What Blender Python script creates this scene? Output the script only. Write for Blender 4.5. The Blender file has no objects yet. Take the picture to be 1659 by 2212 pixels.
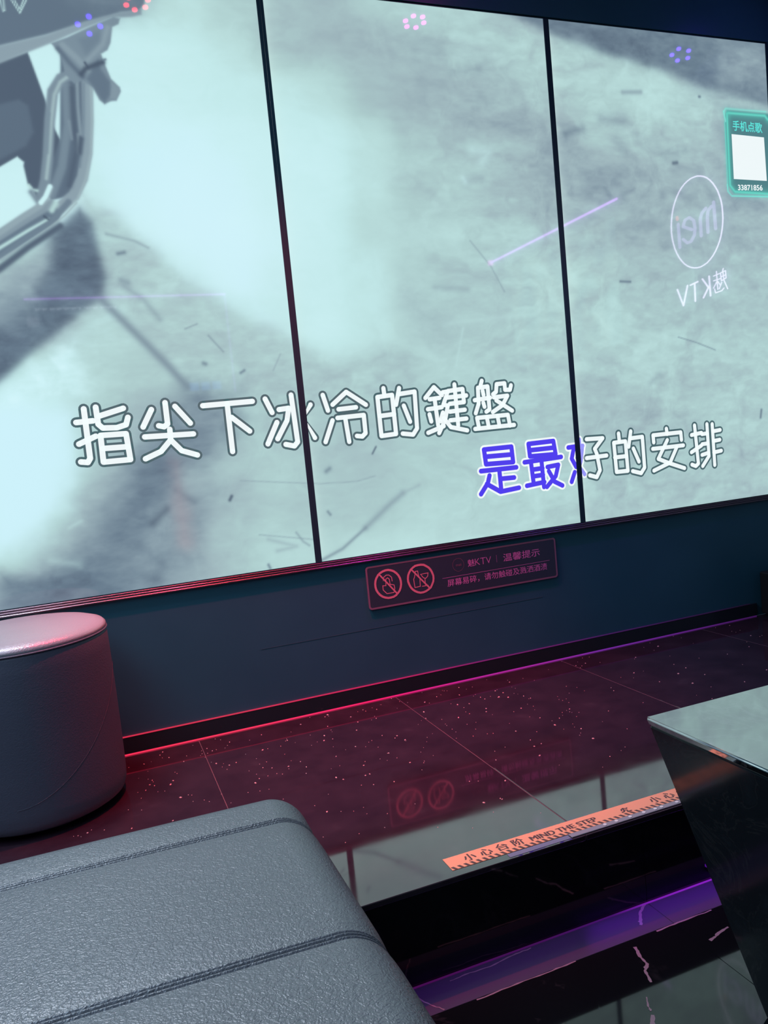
import bpy, bmesh, math, random
import numpy as np
from mathutils import Vector, Matrix
random.seed(7); rng = np.random.RandomState(7)
C = bpy.context.scene.collection
sc = bpy.context.scene

# ------------------------------------------------------------------ camera
cam_d = bpy.data.cameras.new('camera'); cam = bpy.data.objects.new('camera', cam_d); C.objects.link(cam)
R = ((0.9288640, 0.3495556, 0.1225665), (-0.3575401, 0.9325600, 0.0499693), (-0.0968336, -0.0902371, 0.9912016))
cam.matrix_world = Matrix(((R[0][0], R[0][2], -R[0][1], -0.61518), (R[1][0], R[1][2], -R[1][1], -2.22957), (R[2][0], R[2][2], -R[2][1], 0.78579), (0, 0, 0, 1)))
cam_d.sensor_fit = 'HORIZONTAL'; cam_d.sensor_width = 36; cam_d.lens = 36*1697.6/1659
cam_d.clip_start = 0.02
sc.camera = cam

# ------------------------------------------------------------------ world, exposure
w = bpy.data.worlds.new('world'); sc.world = w; w.use_nodes = True
w.node_tree.nodes['Background'].inputs[0].default_value = (0.03, 0.05, 0.08, 1)
w.node_tree.nodes['Background'].inputs[1].default_value = 1.0
vs = sc.view_settings
vs.view_transform = 'Standard'; vs.look = 'None'; vs.gamma = 1; vs.use_curve_mapping = False
vs.exposure = 0.0
try:
    sc.cycles.sample_clamp_indirect = 4; sc.cycles.caustics_reflective = False
    sc.cycles.max_bounces = 8
except Exception: pass

# ------------------------------------------------------------------ large soft area lights, no fixtures
def light(name, kind, loc, rot, energy, color, size=.1, sizey=None, parent=None, angle=None, blend=.5):
    d = bpy.data.lights.new(name, kind); d.energy = energy; d.color = color
    if kind == 'AREA':
        d.size = size
        if sizey: d.shape = 'RECTANGLE'; d.size_y = sizey
    else: d.shadow_soft_size = size
    if kind == 'SPOT': d.spot_size = angle; d.spot_blend = blend
    o = bpy.data.objects.new(name, d); C.objects.link(o); o.parent = parent
    o.location = loc; o.rotation_euler = rot
    return o
light('added_side_fill', 'AREA', (-1.62, -1.9, 2.27), (0, 0, 0), 30.0, (.55, .76, 1.0), 1.0, 2.6)  # added fill light, lifts the ambient level of the room

light('front_left_wash', 'AREA', (-1.08, -.34, 2.25), (0, 0, 0), 27.0, (.80, .88, 1.0), .5, .5)

S = 0.177          # height of the platform step
HB, HT = .4457, 2.0682   # screen bottom / top

# ------------------------------------------------------------------ materials
def mat(name, col=(.5, .5, .5), rough=.5, metal=0, ior=1.5, spec=.5, emis=None, es=1, coat=0):
    m = bpy.data.materials.new(name); m.use_nodes = True
    b = m.node_tree.nodes['Principled BSDF']
    b.inputs['Base Color'].default_value = (*col, 1); b.inputs['Roughness'].default_value = rough
    b.inputs['Metallic'].default_value = metal; b.inputs['IOR'].default_value = ior
    b.inputs['Specular IOR Level'].default_value = spec; b.inputs['Coat Weight'].default_value = coat
    if emis: b.inputs['Emission Color'].default_value = (*emis, 1); b.inputs['Emission Strength'].default_value = es
    return m
def N(m, t, **kw):
    n = m.node_tree.nodes.new(t)
    for k, v in kw.items(): setattr(n, k, v)
    return n
def LK(m, a, b): m.node_tree.links.new(a, b)
def noise(m, scale, detail=4, rough=.55, coord='Object', stretch=None, dist=0):
    tc = N(m, 'ShaderNodeTexCoord'); n = N(m, 'ShaderNodeTexNoise')
    n.inputs['Scale'].default_value = scale; n.inputs['Detail'].default_value = detail
    n.inputs['Roughness'].default_value = rough; n.inputs['Distortion'].default_value = dist
    if stretch:
        mp = N(m, 'ShaderNodeMapping'); mp.inputs['Scale'].default_value = stretch
        LK(m, tc.outputs[coord], mp.inputs[0]); LK(m, mp.outputs[0], n.inputs['Vector'])
    else: LK(m, tc.outputs[coord], n.inputs['Vector'])
    return n
def ramp(m, src, stops):
    r = N(m, 'ShaderNodeValToRGB'); e = r.color_ramp.elements
    e[0].position, e[0].color = stops[0][0], (*stops[0][1], 1)
    e[1].position, e[1].color = stops[-1][0], (*stops[-1][1], 1)
    for p, c in stops[1:-1]:
        x = e.new(p); x.color = (*c, 1)
    LK(m, src, r.inputs[0]); return r
def BS(m): return m.node_tree.nodes['Principled BSDF']
def srgb(*c):
    return tuple(((v/255+.055)/1.055)**2.4 if v > 10 else v/255/12.92 for v in c)
def emit(name, col, st): return mat(name, (.02, .02, .02), .3, emis=col, es=st)

# dusty polished tile of the platform
m_tile = mat('platform_tile', (.012, .011, .013), .04, ior=2.5)
n = noise(m_tile, 9, 6, .65); r = ramp(m_tile, n.outputs[0], [(.3, (.024, .011, .020)), (.62, (.040, .022, .034)), (.8, (.064, .046, .058))])
LK(m_tile, r.outputs[0], BS(m_tile).inputs['Base Color'])
n = noise(m_tile, 5, 5, .6); r = ramp(m_tile, n.outputs[0], [(.3, (.03,)*3), (.7, (.085,)*3)]); LK(m_tile, r.outputs[0], BS(m_tile).inputs['Roughness'])
# black marble of the lower floor, riser and table
def marble(name, base, vein, ior, rough, scale=3):
    m = mat(name, base, rough, ior=ior)
    n = noise(m, scale, 7, .6, dist=1.2)
    r = ramp(m, n.outputs[0], [(.40, base), (.485, base), (.5, vein), (.515, base), (.8, tuple(x*1.8 for x in base))])
    LK(m, r.outputs[0], BS(m).inputs['Base Color']); return m
m_floor = marble('black_marble_floor', (.006, .006, .008), (.02, .016, .02), 1.62, .05, 1.6)
m_riser = marble('black_marble_riser', (.006, .006, .008), (.012, .010, .013), 1.6, .06, 1.6)
m_table = marble('black_marble_table', (.010, .012, .013), (.10, .10, .10), 7.0, .05, 4.0)
m_tableside = marble('black_marble_side', (.010, .013, .016), (.022, .024, .026), 1.6, .12, 9.0)
m_vein = mat('pink_vein', (.34, .20, .25), .35)
m_border = mat('border_marble', (.075, .055, .10), .5, spec=.25)
m_wall = mat('dark_wall_panel', (.014, .10, .14), .34)
n = noise(m_wall, 2.5, 3); r = ramp(m_wall, n.outputs[0], [(.3, (.028, .120, .160)), (.7, (.036, .145, .190))]); LK(m_wall, r.outputs[0], BS(m_wall).inputs['Base Color'])
m_room = mat('room_wall', (.2, .24, .3), .6)
n = noise(m_room, 3, 3); r = ramp(m_room, n.outputs[0], [(.3, (.18, .22, .28)), (.7, (.22, .26, .32))]); LK(m_room, r.outputs[0], BS(m_room).inputs['Base Color'])
m_base = mat('gloss_black_baseboard', (.02, .028, .036), .12, ior=1.5)
m_metal = mat('brushed_dark_metal', (.17, .13, .16), .36, metal=.9)
n = noise(m_metal, 6, 3, stretch=(.3, 40, 160)); r = ramp(m_metal, n.outputs[0], [(.35, (.22,)*3), (.65, (.5,)*3)]); LK(m_metal, r.outputs[0], BS(m_metal).inputs['Roughness'])
m_bezel = mat('satin_black_bezel', (.014, .05, .072), .4)
m_black = mat('matt_black', (.01, .01, .012), .5)
m_shell = mat('lamp_shell', (.015, .015, .018), .35)
m_glass = mat('dark_glass', (.004, .005, .007), .03)

def leather(name, col, scale, bump, r0=.34, r1=.5, bd=.0015):
    m = mat(name, col, .42, ior=1.5)
    tc = N(m, 'ShaderNodeTexCoord')
    nn = noise(m, scale*.35, 3, .5)
    mx = N(m, 'ShaderNodeMixRGB', blend_type='ADD'); mx.inputs[0].default_value = .02
    LK(m, tc.outputs['Object'], mx.inputs[1]); LK(m, nn.outputs[1], mx.inputs[2])
    v = N(m, 'ShaderNodeTexVoronoi', feature='SMOOTH_F1'); v.inputs['Scale'].default_value = scale; v.inputs['Smoothness'].default_value = .6
    LK(m, mx.outputs[0], v.inputs['Vector'])
    n2 = noise(m, scale*.8, 2, .5)
    ad = N(m, 'ShaderNodeMath', operation='MULTIPLY_ADD'); ad.inputs[1].default_value = .7
    LK(m, n2.outputs[0], ad.inputs[0]); LK(m, v.outputs[0], ad.inputs[2])
    b = N(m, 'ShaderNodeBump'); b.inputs['Strength'].default_value = bump; b.inputs['Distance'].default_value = bd
    LK(m, ad.outputs[0], b.inputs['Height']); LK(m, b.outputs[0], BS(m).inputs['Normal'])
    n3 = noise(m, 3, 3); r = ramp(m, n3.outputs[0], [(.3, tuple(c*.92 for c in col)), (.7, tuple(c*1.08 for c in col))]); LK(m, r.outputs[0], BS(m).inputs['Base Color'])
    n4 = noise(m, 4, 3); r = ramp(m, n4.outputs[0], [(.35, (r0,)*3), (.7, (r1,)*3)]); LK(m, r.outputs[0], BS(m).inputs['Roughness'])
    return m
m_bench = leather('grey_leather', (.14, .15, .165), 280, .55, .40, .48, .0015); BS(m_bench).inputs['IOR'].default_value = 2.1
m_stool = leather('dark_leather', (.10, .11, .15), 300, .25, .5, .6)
m_stooltop_lit = leather('stool_top_lit_leather', (.36, .35, .38), 300, .3, .26, .36); BS(m_stooltop_lit).inputs['IOR'].default_value = 2.0  # same dark leather; sheen of reflected light put into a paler base colour
m_thread = mat('dark_thread', (.02, .022, .028), .6)

# ------------------------------------------------------------------ mesh helpers
def link(name, bm, m, parent=None, loc=(0, 0, 0), smooth=False, **props):
    me = bpy.data.meshes.new(name); bm.to_mesh(me); bm.free()
    for x in (m if isinstance(m, (list, tuple)) else [m]): me.materials.append(x)
    if smooth: me.shade_smooth()
    o = bpy.data.objects.new(name, me); C.objects.link(o); o.parent = parent; o.location = loc
    for k, v in props.items(): o[k] = v
    return o
def thing(name, label, cat, loc=(0, 0, 0), group=None, kind=None):
    o = bpy.data.objects.new(name, None); C.objects.link(o); o.location = loc; o.empty_display_size = .05
    if label: o['label'] = label
    if cat: o['category'] = cat
    if group: o['group'] = group
    if kind: o['kind'] = kind
    return o
def box(bm, x0, x1, y0, y1, z0, z1, bev=0, seg=1, mi=0):
    r = bmesh.ops.create_cube(bm, size=1)
    for v in r['verts']: v.co = Vector(((x0+x1)/2+v.co.x*(x1-x0), (y0+y1)/2+v.co.y*(y1-y0), (z0+z1)/2+v.co.z*(z1-z0)))
    fs = set(f for v in r['verts'] for f in v.link_faces)
    for f in fs: f.material_index = mi
    if bev:
        es = list(set(e for v in r['verts'] for e in v.link_edges))
        bmesh.ops.bevel(bm, geom=es, offset=bev, segments=seg, affect='EDGES', profile=.5)
    return bm
def B(*a, **k): return box(bmesh.new(), *a, **k)
def cyl(bm, p0, p1, r0, r1=None, n=20, cap=True):
    r1 = r0 if r1 is None else r1
    p0, p1 = Vector(p0), Vector(p1); d = p1-p0
    r = bmesh.ops.create_cone(bm, cap_ends=cap, segments=n, radius1=r0, radius2=r1, depth=d.length)
    M = Matrix.Translation((p0+p1)/2) @ d.to_track_quat('Z', 'Y').to_matrix().to_4x4()
    bmesh.ops.transform(bm, matrix=M, verts=r['verts']); return bm
def ribbon(bm, pts, hw, f, lay=0, mi=0, seg=8):
    """rounded monoline stroke; f(a, b, layer) -> 3-D point"""
    for (a, b) in pts:
        vs_ = [bm.verts.new(f(a+hw*math.cos(t), b+hw*math.sin(t), lay)) for t in [k/seg*2*math.pi for k in range(seg)]]
        bm.faces.new(vs_).material_index = mi
    for (a, b), (c, d) in zip(pts, pts[1:]):
        l = math.hypot(c-a, d-b)
        if l < 1e-6: continue
        nx, ny = -(d-b)/l*hw, (c-a)/l*hw
        vs_ = [bm.verts.new(f(p, q, lay)) for p, q in ((a-nx, b-ny), (c-nx, d-ny), (c+nx, d+ny), (a+nx, b+ny))]
        bm.faces.new(vs_).material_index = mi
def strip(bm, pts, hw, f, lift=0, mi=0, vary=0):
    """flat mitred line without overlaps, for printed or inlaid lines; closed when the ends meet"""
    closed = math.hypot(pts[0][0]-pts[-1][0], pts[0][1]-pts[-1][1]) < 1e-5
    P = pts[:-1] if closed else pts; n_ = len(P); L_, R_ = [], []
    if n_ == 1:
        bm.faces.new([bm.verts.new(f(P[0][0]+hw*math.cos(k/8*2*math.pi), P[0][1]+hw*math.sin(k/8*2*math.pi), lift)) for k in range(8)]).material_index = mi; return
    for i, (a, b) in enumerate(P):
        p = P[i-1] if (i or closed) else None; q = P[(i+1) % n_] if (i < n_-1 or closed) else None
        d1 = Vector((a-p[0], b-p[1])).normalized() if p else None; d2 = Vector((q[0]-a, q[1]-b)).normalized() if q else None
        d1 = d1 or d2; d2 = d2 or d1
        m_ = d1+d2; m_ = m_.normalized() if m_.length > .2 else Vector((d1.y, -d1.x))
        nn = Vector((-m_.y, m_.x)); k = min(1.8, 1/max(.35, abs(nn.dot(Vector((-d1.y, d1.x))))))
        w_ = hw*k*(1+vary*(rng.rand()-.5)*2)
        if not closed and i in (0, n_-1): a, b = (a-d1.x*hw*.8, b-d1.y*hw*.8) if i == 0 else (a+d1.x*hw*.8, b+d1.y*hw*.8)
        L_.append(bm.verts.new(f(a+nn.x*w_, b+nn.y*w_, lift))); R_.append(bm.verts.new(f(a-nn.x*w_, b-nn.y*w_, lift)))
    for i in range(n_ if closed else n_-1):
        j = (i+1) % n_; bm.faces.new([R_[i], R_[j], L_[j], L_[i]]).material_index = mi
def text(bm, body, p0, right, up, width, height, off=0, mi=0):
    """lettering fitted to width x height, flat at p0 (lower left)"""
    c = bpy.data.curves.new('t', 'FONT'); c.body = body; c.offset = off; c.resolution_u = 3
    o = bpy.data.objects.new('t', c); C.objects.link(o)
    me = bpy.data.meshes.new_from_object(o.evaluated_get(bpy.context.evaluated_depsgraph_get()))
    co = [v.co.copy() for v in me.vertices]
    x0, x1 = min(v.x for v in co), max(v.x for v in co); y0, y1 = min(v.y for v in co), max(v.y for v in co)
    p0, right, up = Vector(p0), Vector(right), Vector(up)
    vs_ = [bm.verts.new(p0+right*((v.x-x0)/(x1-x0)*width)+up*((v.y-y0)/(y1-y0)*height)) for v in co]
    for p in me.polygons:
        try: bm.faces.new([vs_[i] for i in p.vertices]).material_index = mi
        except ValueError: pass
    bpy.data.objects.remove(o); bpy.data.curves.remove(c); bpy.data.meshes.remove(me)

XL, XR, YB, YF, ZC = -2.2, 1.9, -3.3, -.9976, 2.3
# ------------------------------------------------------------------ the shell
link('floor', B(XL, XR, YB, -1.0, -S-.05, -S-.008), m_black, kind='structure')
fl = bpy.data.objects['floor']
xs = [XL, -1.477, -.877, -.277, .323, .923, 1.523, XR]
for y0, y1 in ((-1.073, YF), (-1.673, -1.0735), (-2.273, -1.6735), (-2.873, -2.2735)):
    for a, b in zip(xs, xs[1:]):
        link('floor_tile', B(a+.0006, b-.0006, y0+.0003, y1-.0003, -S-.008, -S, bev=.0003), m_border if y1 == YF else m_floor, fl)
for i, (pts, hw) in enumerate([([(.313, -1.0), (.290, -1.016), (.273, -1.038), (.268, -1.046)], .0028), ([(.215, -1.095), (.207, -1.118), (.205, -1.140), (.190, -1.152), (.181, -1.178)], .0026),
        ([(.150, -1.205), (.139, -1.222), (.136, -1.232)], .0012), ([(.131, -1.243), (.118, -1.258)], .0035),
        ([(.345, -1.143), (.365, -1.137), (.398, -1.130)], .0022), ([(-.10, -1.076), (-.02, -1.0745), (.05, -1.0755), (.10, -1.074)], .0012), ([(.28, -1.0765), (.33, -1.075), (.41, -1.0755)], .0014),
        ([(-.12, -1.012), (-.09, -1.010), (-.04, -1.013), (.01, -1.006), (.05, -1.004)], .0012), ([(-.19, -1.02), (-.175, -1.05), (-.16, -1.07)], .0010)]):
    fine = []
    for (a, b), (c, d) in zip(pts, pts[1:]): fine += [(a+(c-a)*k/5+rng.normal(0, .0006)*(k > 0), b+(d-b)*k/5+rng.normal(0, .0006)*(k > 0)) for k in range(5)]
    bm = bmesh.new(); strip(bm, fine+[pts[-1]], hw, lambda a, b, l: (a, b, -S+.0004), vary=.45)
    link('stone_vein', bm, m_vein, fl)
st = thing('stage_platform', None, None, (0, 0, 0), kind='structure')
link('platform_base', B(XL, XR, YF+.012, 0, -S, -.0105), m_black, st)
for a, b in zip([XL, -1.477, -.877, .323, 1.523], [-1.477, -.877, .323, 1.523, XR]):
    link('step_riser', B(a+.0005, b-.0005, YF+.001, YF+.012, -S, -.0105), m_riser, st)
xs = [XL, -1.601, -1.003, -.405, .193, .79, 1.388, XR]
for a, b in zip(xs, xs[1:]):
    link('floor_tile', B(a+.0009, b-.0009, YF, -.001, -.0105, 0, bev=.0012, seg=2), m_tile, st)
m_groove = mat('tile_grout', (.15, .09, .11), .6)
for x in xs[1:-1]: link('grout_line', B(x-.0008, x+.0008, YF+.003, -.001, -.0105, -.0006), m_groove, st)

bm = B(XL, XR, 0, .12, 0, HB-.018); box(bm, XL, XR, -.004, .12, HT+.004, ZC); box(bm, XL, XR, .062, .12, HB-.018, HT+.004)
box(bm, 1.8605, XR, -.004, .062, HB-.018, HT+.004)
link('wall_front', bm, m_wall, kind='structure')
link('wall_right', B(XR, XR+.1, YB, .12, -S-.05, ZC), m_room, kind='structure')
link('wall_left', B(XL-.1, XL, YB, .12, -S-.05, ZC), m_room, kind='structure')
link('wall_back', B(XL-.1, XR+.1, YB-.1, YB, -S-.05, ZC), m_room, kind='structure')
link('ceiling', B(XL-.1, XR+.1, YB-.1, .12, ZC, ZC+.1), mat('ceiling_black', (.04, .045, .055), .7), kind='structure')
# faint horizontal joint in the lower wall
link('trim_1', B(-.2, .75, -.0006, 0, .2200, .2208), mat('panel_joint', (.06, .11, .15), .3), kind='structure')
# baseboard with its bright top edge
bb = link('baseboard_front', B(XL, 1.66, -.010, 0, .0035, .0500, bev=.001), m_base, kind='structure')
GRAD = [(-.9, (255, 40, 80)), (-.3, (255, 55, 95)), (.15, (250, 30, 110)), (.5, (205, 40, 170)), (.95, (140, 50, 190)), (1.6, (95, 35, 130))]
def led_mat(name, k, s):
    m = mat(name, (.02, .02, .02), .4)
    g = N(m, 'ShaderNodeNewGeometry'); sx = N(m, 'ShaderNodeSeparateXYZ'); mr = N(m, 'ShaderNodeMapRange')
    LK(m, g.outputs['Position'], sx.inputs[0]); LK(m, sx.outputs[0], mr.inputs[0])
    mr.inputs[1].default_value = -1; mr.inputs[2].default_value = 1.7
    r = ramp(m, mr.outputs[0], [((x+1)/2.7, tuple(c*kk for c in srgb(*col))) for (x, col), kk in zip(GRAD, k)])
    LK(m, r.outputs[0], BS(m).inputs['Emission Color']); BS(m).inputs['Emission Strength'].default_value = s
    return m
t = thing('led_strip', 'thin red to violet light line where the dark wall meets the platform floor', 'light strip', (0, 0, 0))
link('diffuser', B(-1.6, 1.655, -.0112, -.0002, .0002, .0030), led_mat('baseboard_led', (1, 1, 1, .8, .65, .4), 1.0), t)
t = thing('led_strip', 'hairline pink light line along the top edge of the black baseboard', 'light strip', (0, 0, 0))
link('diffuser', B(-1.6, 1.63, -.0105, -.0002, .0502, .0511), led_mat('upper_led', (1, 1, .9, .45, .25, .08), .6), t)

# metal ledge under the screens: three stepped ribs
t = thing('trim_2', None, None, kind='structure')
link('ledge_rail', B(XL, XR, -.004, .06, HB-.0065, HB-.0010, bev=.0008), m_metal, t)
link('ledge_rail', B(XL, XR, -.007, .06, HB-.0125, HB-.0070, bev=.0008), m_metal, t)
link('ledge_rail', B(XL, XR, -.010, .06, HB-.0180, HB-.0130, bev=.0012), m_metal, t)

# ------------------------------------------------------------------ video wall
TONE = [[-0.663,1.965,230],[-0.555,1.976,230],[-0.443,1.987,230],[-0.326,1.999,205],[-0.205,2.011,205],[-0.078,2.024,180],[0.053,2.037,175],[0.19,2.05,165],[0.333,2.065,185],[0.483,2.08,190],[0.639,2.095,180],[0.802,2.112,150],[0.974,2.129,110],[1.153,2.147,100],[-0.677,1.854,230],[-0.569,1.862,230],[-0.457,1.871,225],[-0.34,1.881,228],[-0.219,1.891,222],[-0.092,1.901,205],[0.039,1.912,175],[0.176,1.923,168],[0.32,1.934,163],[0.469,1.946,178],[0.626,1.959,188],[0.789,1.972,185],[0.961,1.986,180],[1.14,2.001,190],[1.329,2.016,185],[1.528,2.032,150],[1.737,2.049,150],[-0.692,1.742,235],[-0.583,1.748,235],[-0.471,1.755,225],[-0.354,1.762,228],[-0.233,1.77,225],[-0.107,1.778,222],[0.025,1.786,215],[0.163,1.794,200],[0.306,1.803,170],[0.456,1.812,163],[0.612,1.822,168],[0.776,1.832,176],[0.948,1.842,185],[1.128,1.854,195],[1.317,1.865,195],[1.516,1.877,185],[1.725,1.89,175],[-0.706,1.629,225],[-0.598,1.633,235],[-0.486,1.638,225],[-0.369,1.643,235],[-0.247,1.648,235],[-0.121,1.653,232],[0.011,1.659,230],[0.148,1.665,226],[0.292,1.671,205],[0.442,1.677,175],[0.599,1.684,170],[0.763,1.691,163],[0.935,1.698,160],[1.115,1.705,178],[1.304,1.713,178],[1.504,1.722,175],[1.714,1.73,165],[-0.721,1.516,235],[-0.612,1.518,235],[-0.5,1.521,225],[-0.383,1.523,238],[-0.262,1.526,243],[-0.135,1.529,235],[-0.003,1.532,230],[0.134,1.535,228],[0.278,1.538,205],[0.428,1.541,185],[0.585,1.545,185],[0.749,1.548,170],[0.921,1.552,160],[1.102,1.556,150],[1.292,1.56,160],[1.492,1.565,158],[1.702,1.569,152],[-0.735,1.402,238],[-0.627,1.402,235],[-0.515,1.402,235],[-0.398,1.403,236],[-0.276,1.403,243],[-0.149,1.403,243],[-0.017,1.403,232],[0.12,1.404,228],[0.264,1.404,200],[0.414,1.404,190],[0.571,1.405,193],[0.736,1.405,183],[0.908,1.405,172],[1.089,1.406,165],[1.279,1.406,158],[1.479,1.407,162],[1.69,1.407,158],[-0.75,1.288,165],[-0.642,1.286,150],[-0.529,1.284,125],[-0.412,1.281,185],[-0.291,1.279,225],[-0.164,1.277,238],[-0.032,1.275,225],[0.106,1.272,225],[0.25,1.269,212],[0.4,1.267,190],[0.557,1.264,180],[0.722,1.261,180],[0.895,1.258,188],[1.076,1.255,180],[1.267,1.251,172],[1.467,1.247,170],[1.678,1.244,170],[-0.765,1.173,140],[-0.656,1.168,120],[-0.544,1.164,185],[-0.427,1.16,192],[-0.305,1.155,192],[-0.178,1.15,208],[-0.046,1.145,218],[0.091,1.14,228],[0.235,1.134,212],[0.386,1.128,192],[0.543,1.122,186],[0.708,1.116,185],[0.881,1.109,186],[1.063,1.102,190],[1.254,1.095,182],[1.455,1.087,180],[1.666,1.079,175],[-0.779,1.057,215],[-0.671,1.051,220],[-0.559,1.044,195],[-0.442,1.037,188],[-0.32,1.03,183],[-0.193,1.022,185],[-0.061,1.014,190],[0.077,1.006,208],[0.221,0.998,205],[0.372,0.989,190],[0.529,0.98,190],[0.695,0.97,186],[0.868,0.96,186],[1.05,0.949,180],[1.241,0.937,184],[1.442,0.926,180],[1.654,0.913,182],[-0.794,0.941,240],[-0.686,0.932,228],[-0.574,0.923,185],[-0.457,0.914,165],[-0.335,0.904,165],[-0.208,0.894,182],[-0.076,0.883,180],[0.062,0.872,182],[0.207,0.861,180],[0.357,0.849,184],[0.515,0.836,184],[0.681,0.823,184],[0.854,0.809,180],[1.036,0.794,174],[1.228,0.779,172],[1.43,0.763,178],[1.642,0.746,182],[-0.809,0.824,243],[-0.701,0.813,228],[-0.589,0.802,180],[-0.471,0.79,165],[-0.35,0.777,165],[-0.223,0.765,172],[-0.09,0.751,184],[0.048,0.737,180],[0.192,0.723,175],[0.343,0.707,184],[0.501,0.691,188],[0.667,0.675,190],[0.84,0.657,182],[1.023,0.639,178],[1.215,0.619,174],[1.417,0.599,176],[1.63,0.577,176],[-0.824,0.706,238],[-0.716,0.693,210],[-0.604,0.679,160],[-0.486,0.665,150],[-0.365,0.65,155],[-0.238,0.635,170],[-0.105,0.618,186],[0.033,0.602,182],[0.178,0.584,185],[0.329,0.565,194],[0.487,0.546,194],[0.653,0.526,195],[0.827,0.504,186],[1.009,0.482,180],[1.202,0.459,178],[1.404,0.434,172],[1.618,0.408,172],[-0.839,0.588,215],[-0.731,0.573,180],[-0.619,0.557,140],[-0.502,0.54,140],[-0.38,0.522,155],[-0.253,0.504,175],[-0.12,0.485,195],[0.018,0.465,196],[0.163,0.444,206],[0.314,0.422,206],[0.472,0.4,202],[0.638,0.376,196],[0.813,0.351,190],[-0.855,0.47,130],[-0.746,0.452,120],[-0.634,0.433,130],[-0.517,0.414,140],[-0.395,0.393,155],[-0.268,0.372,178]]
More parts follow.
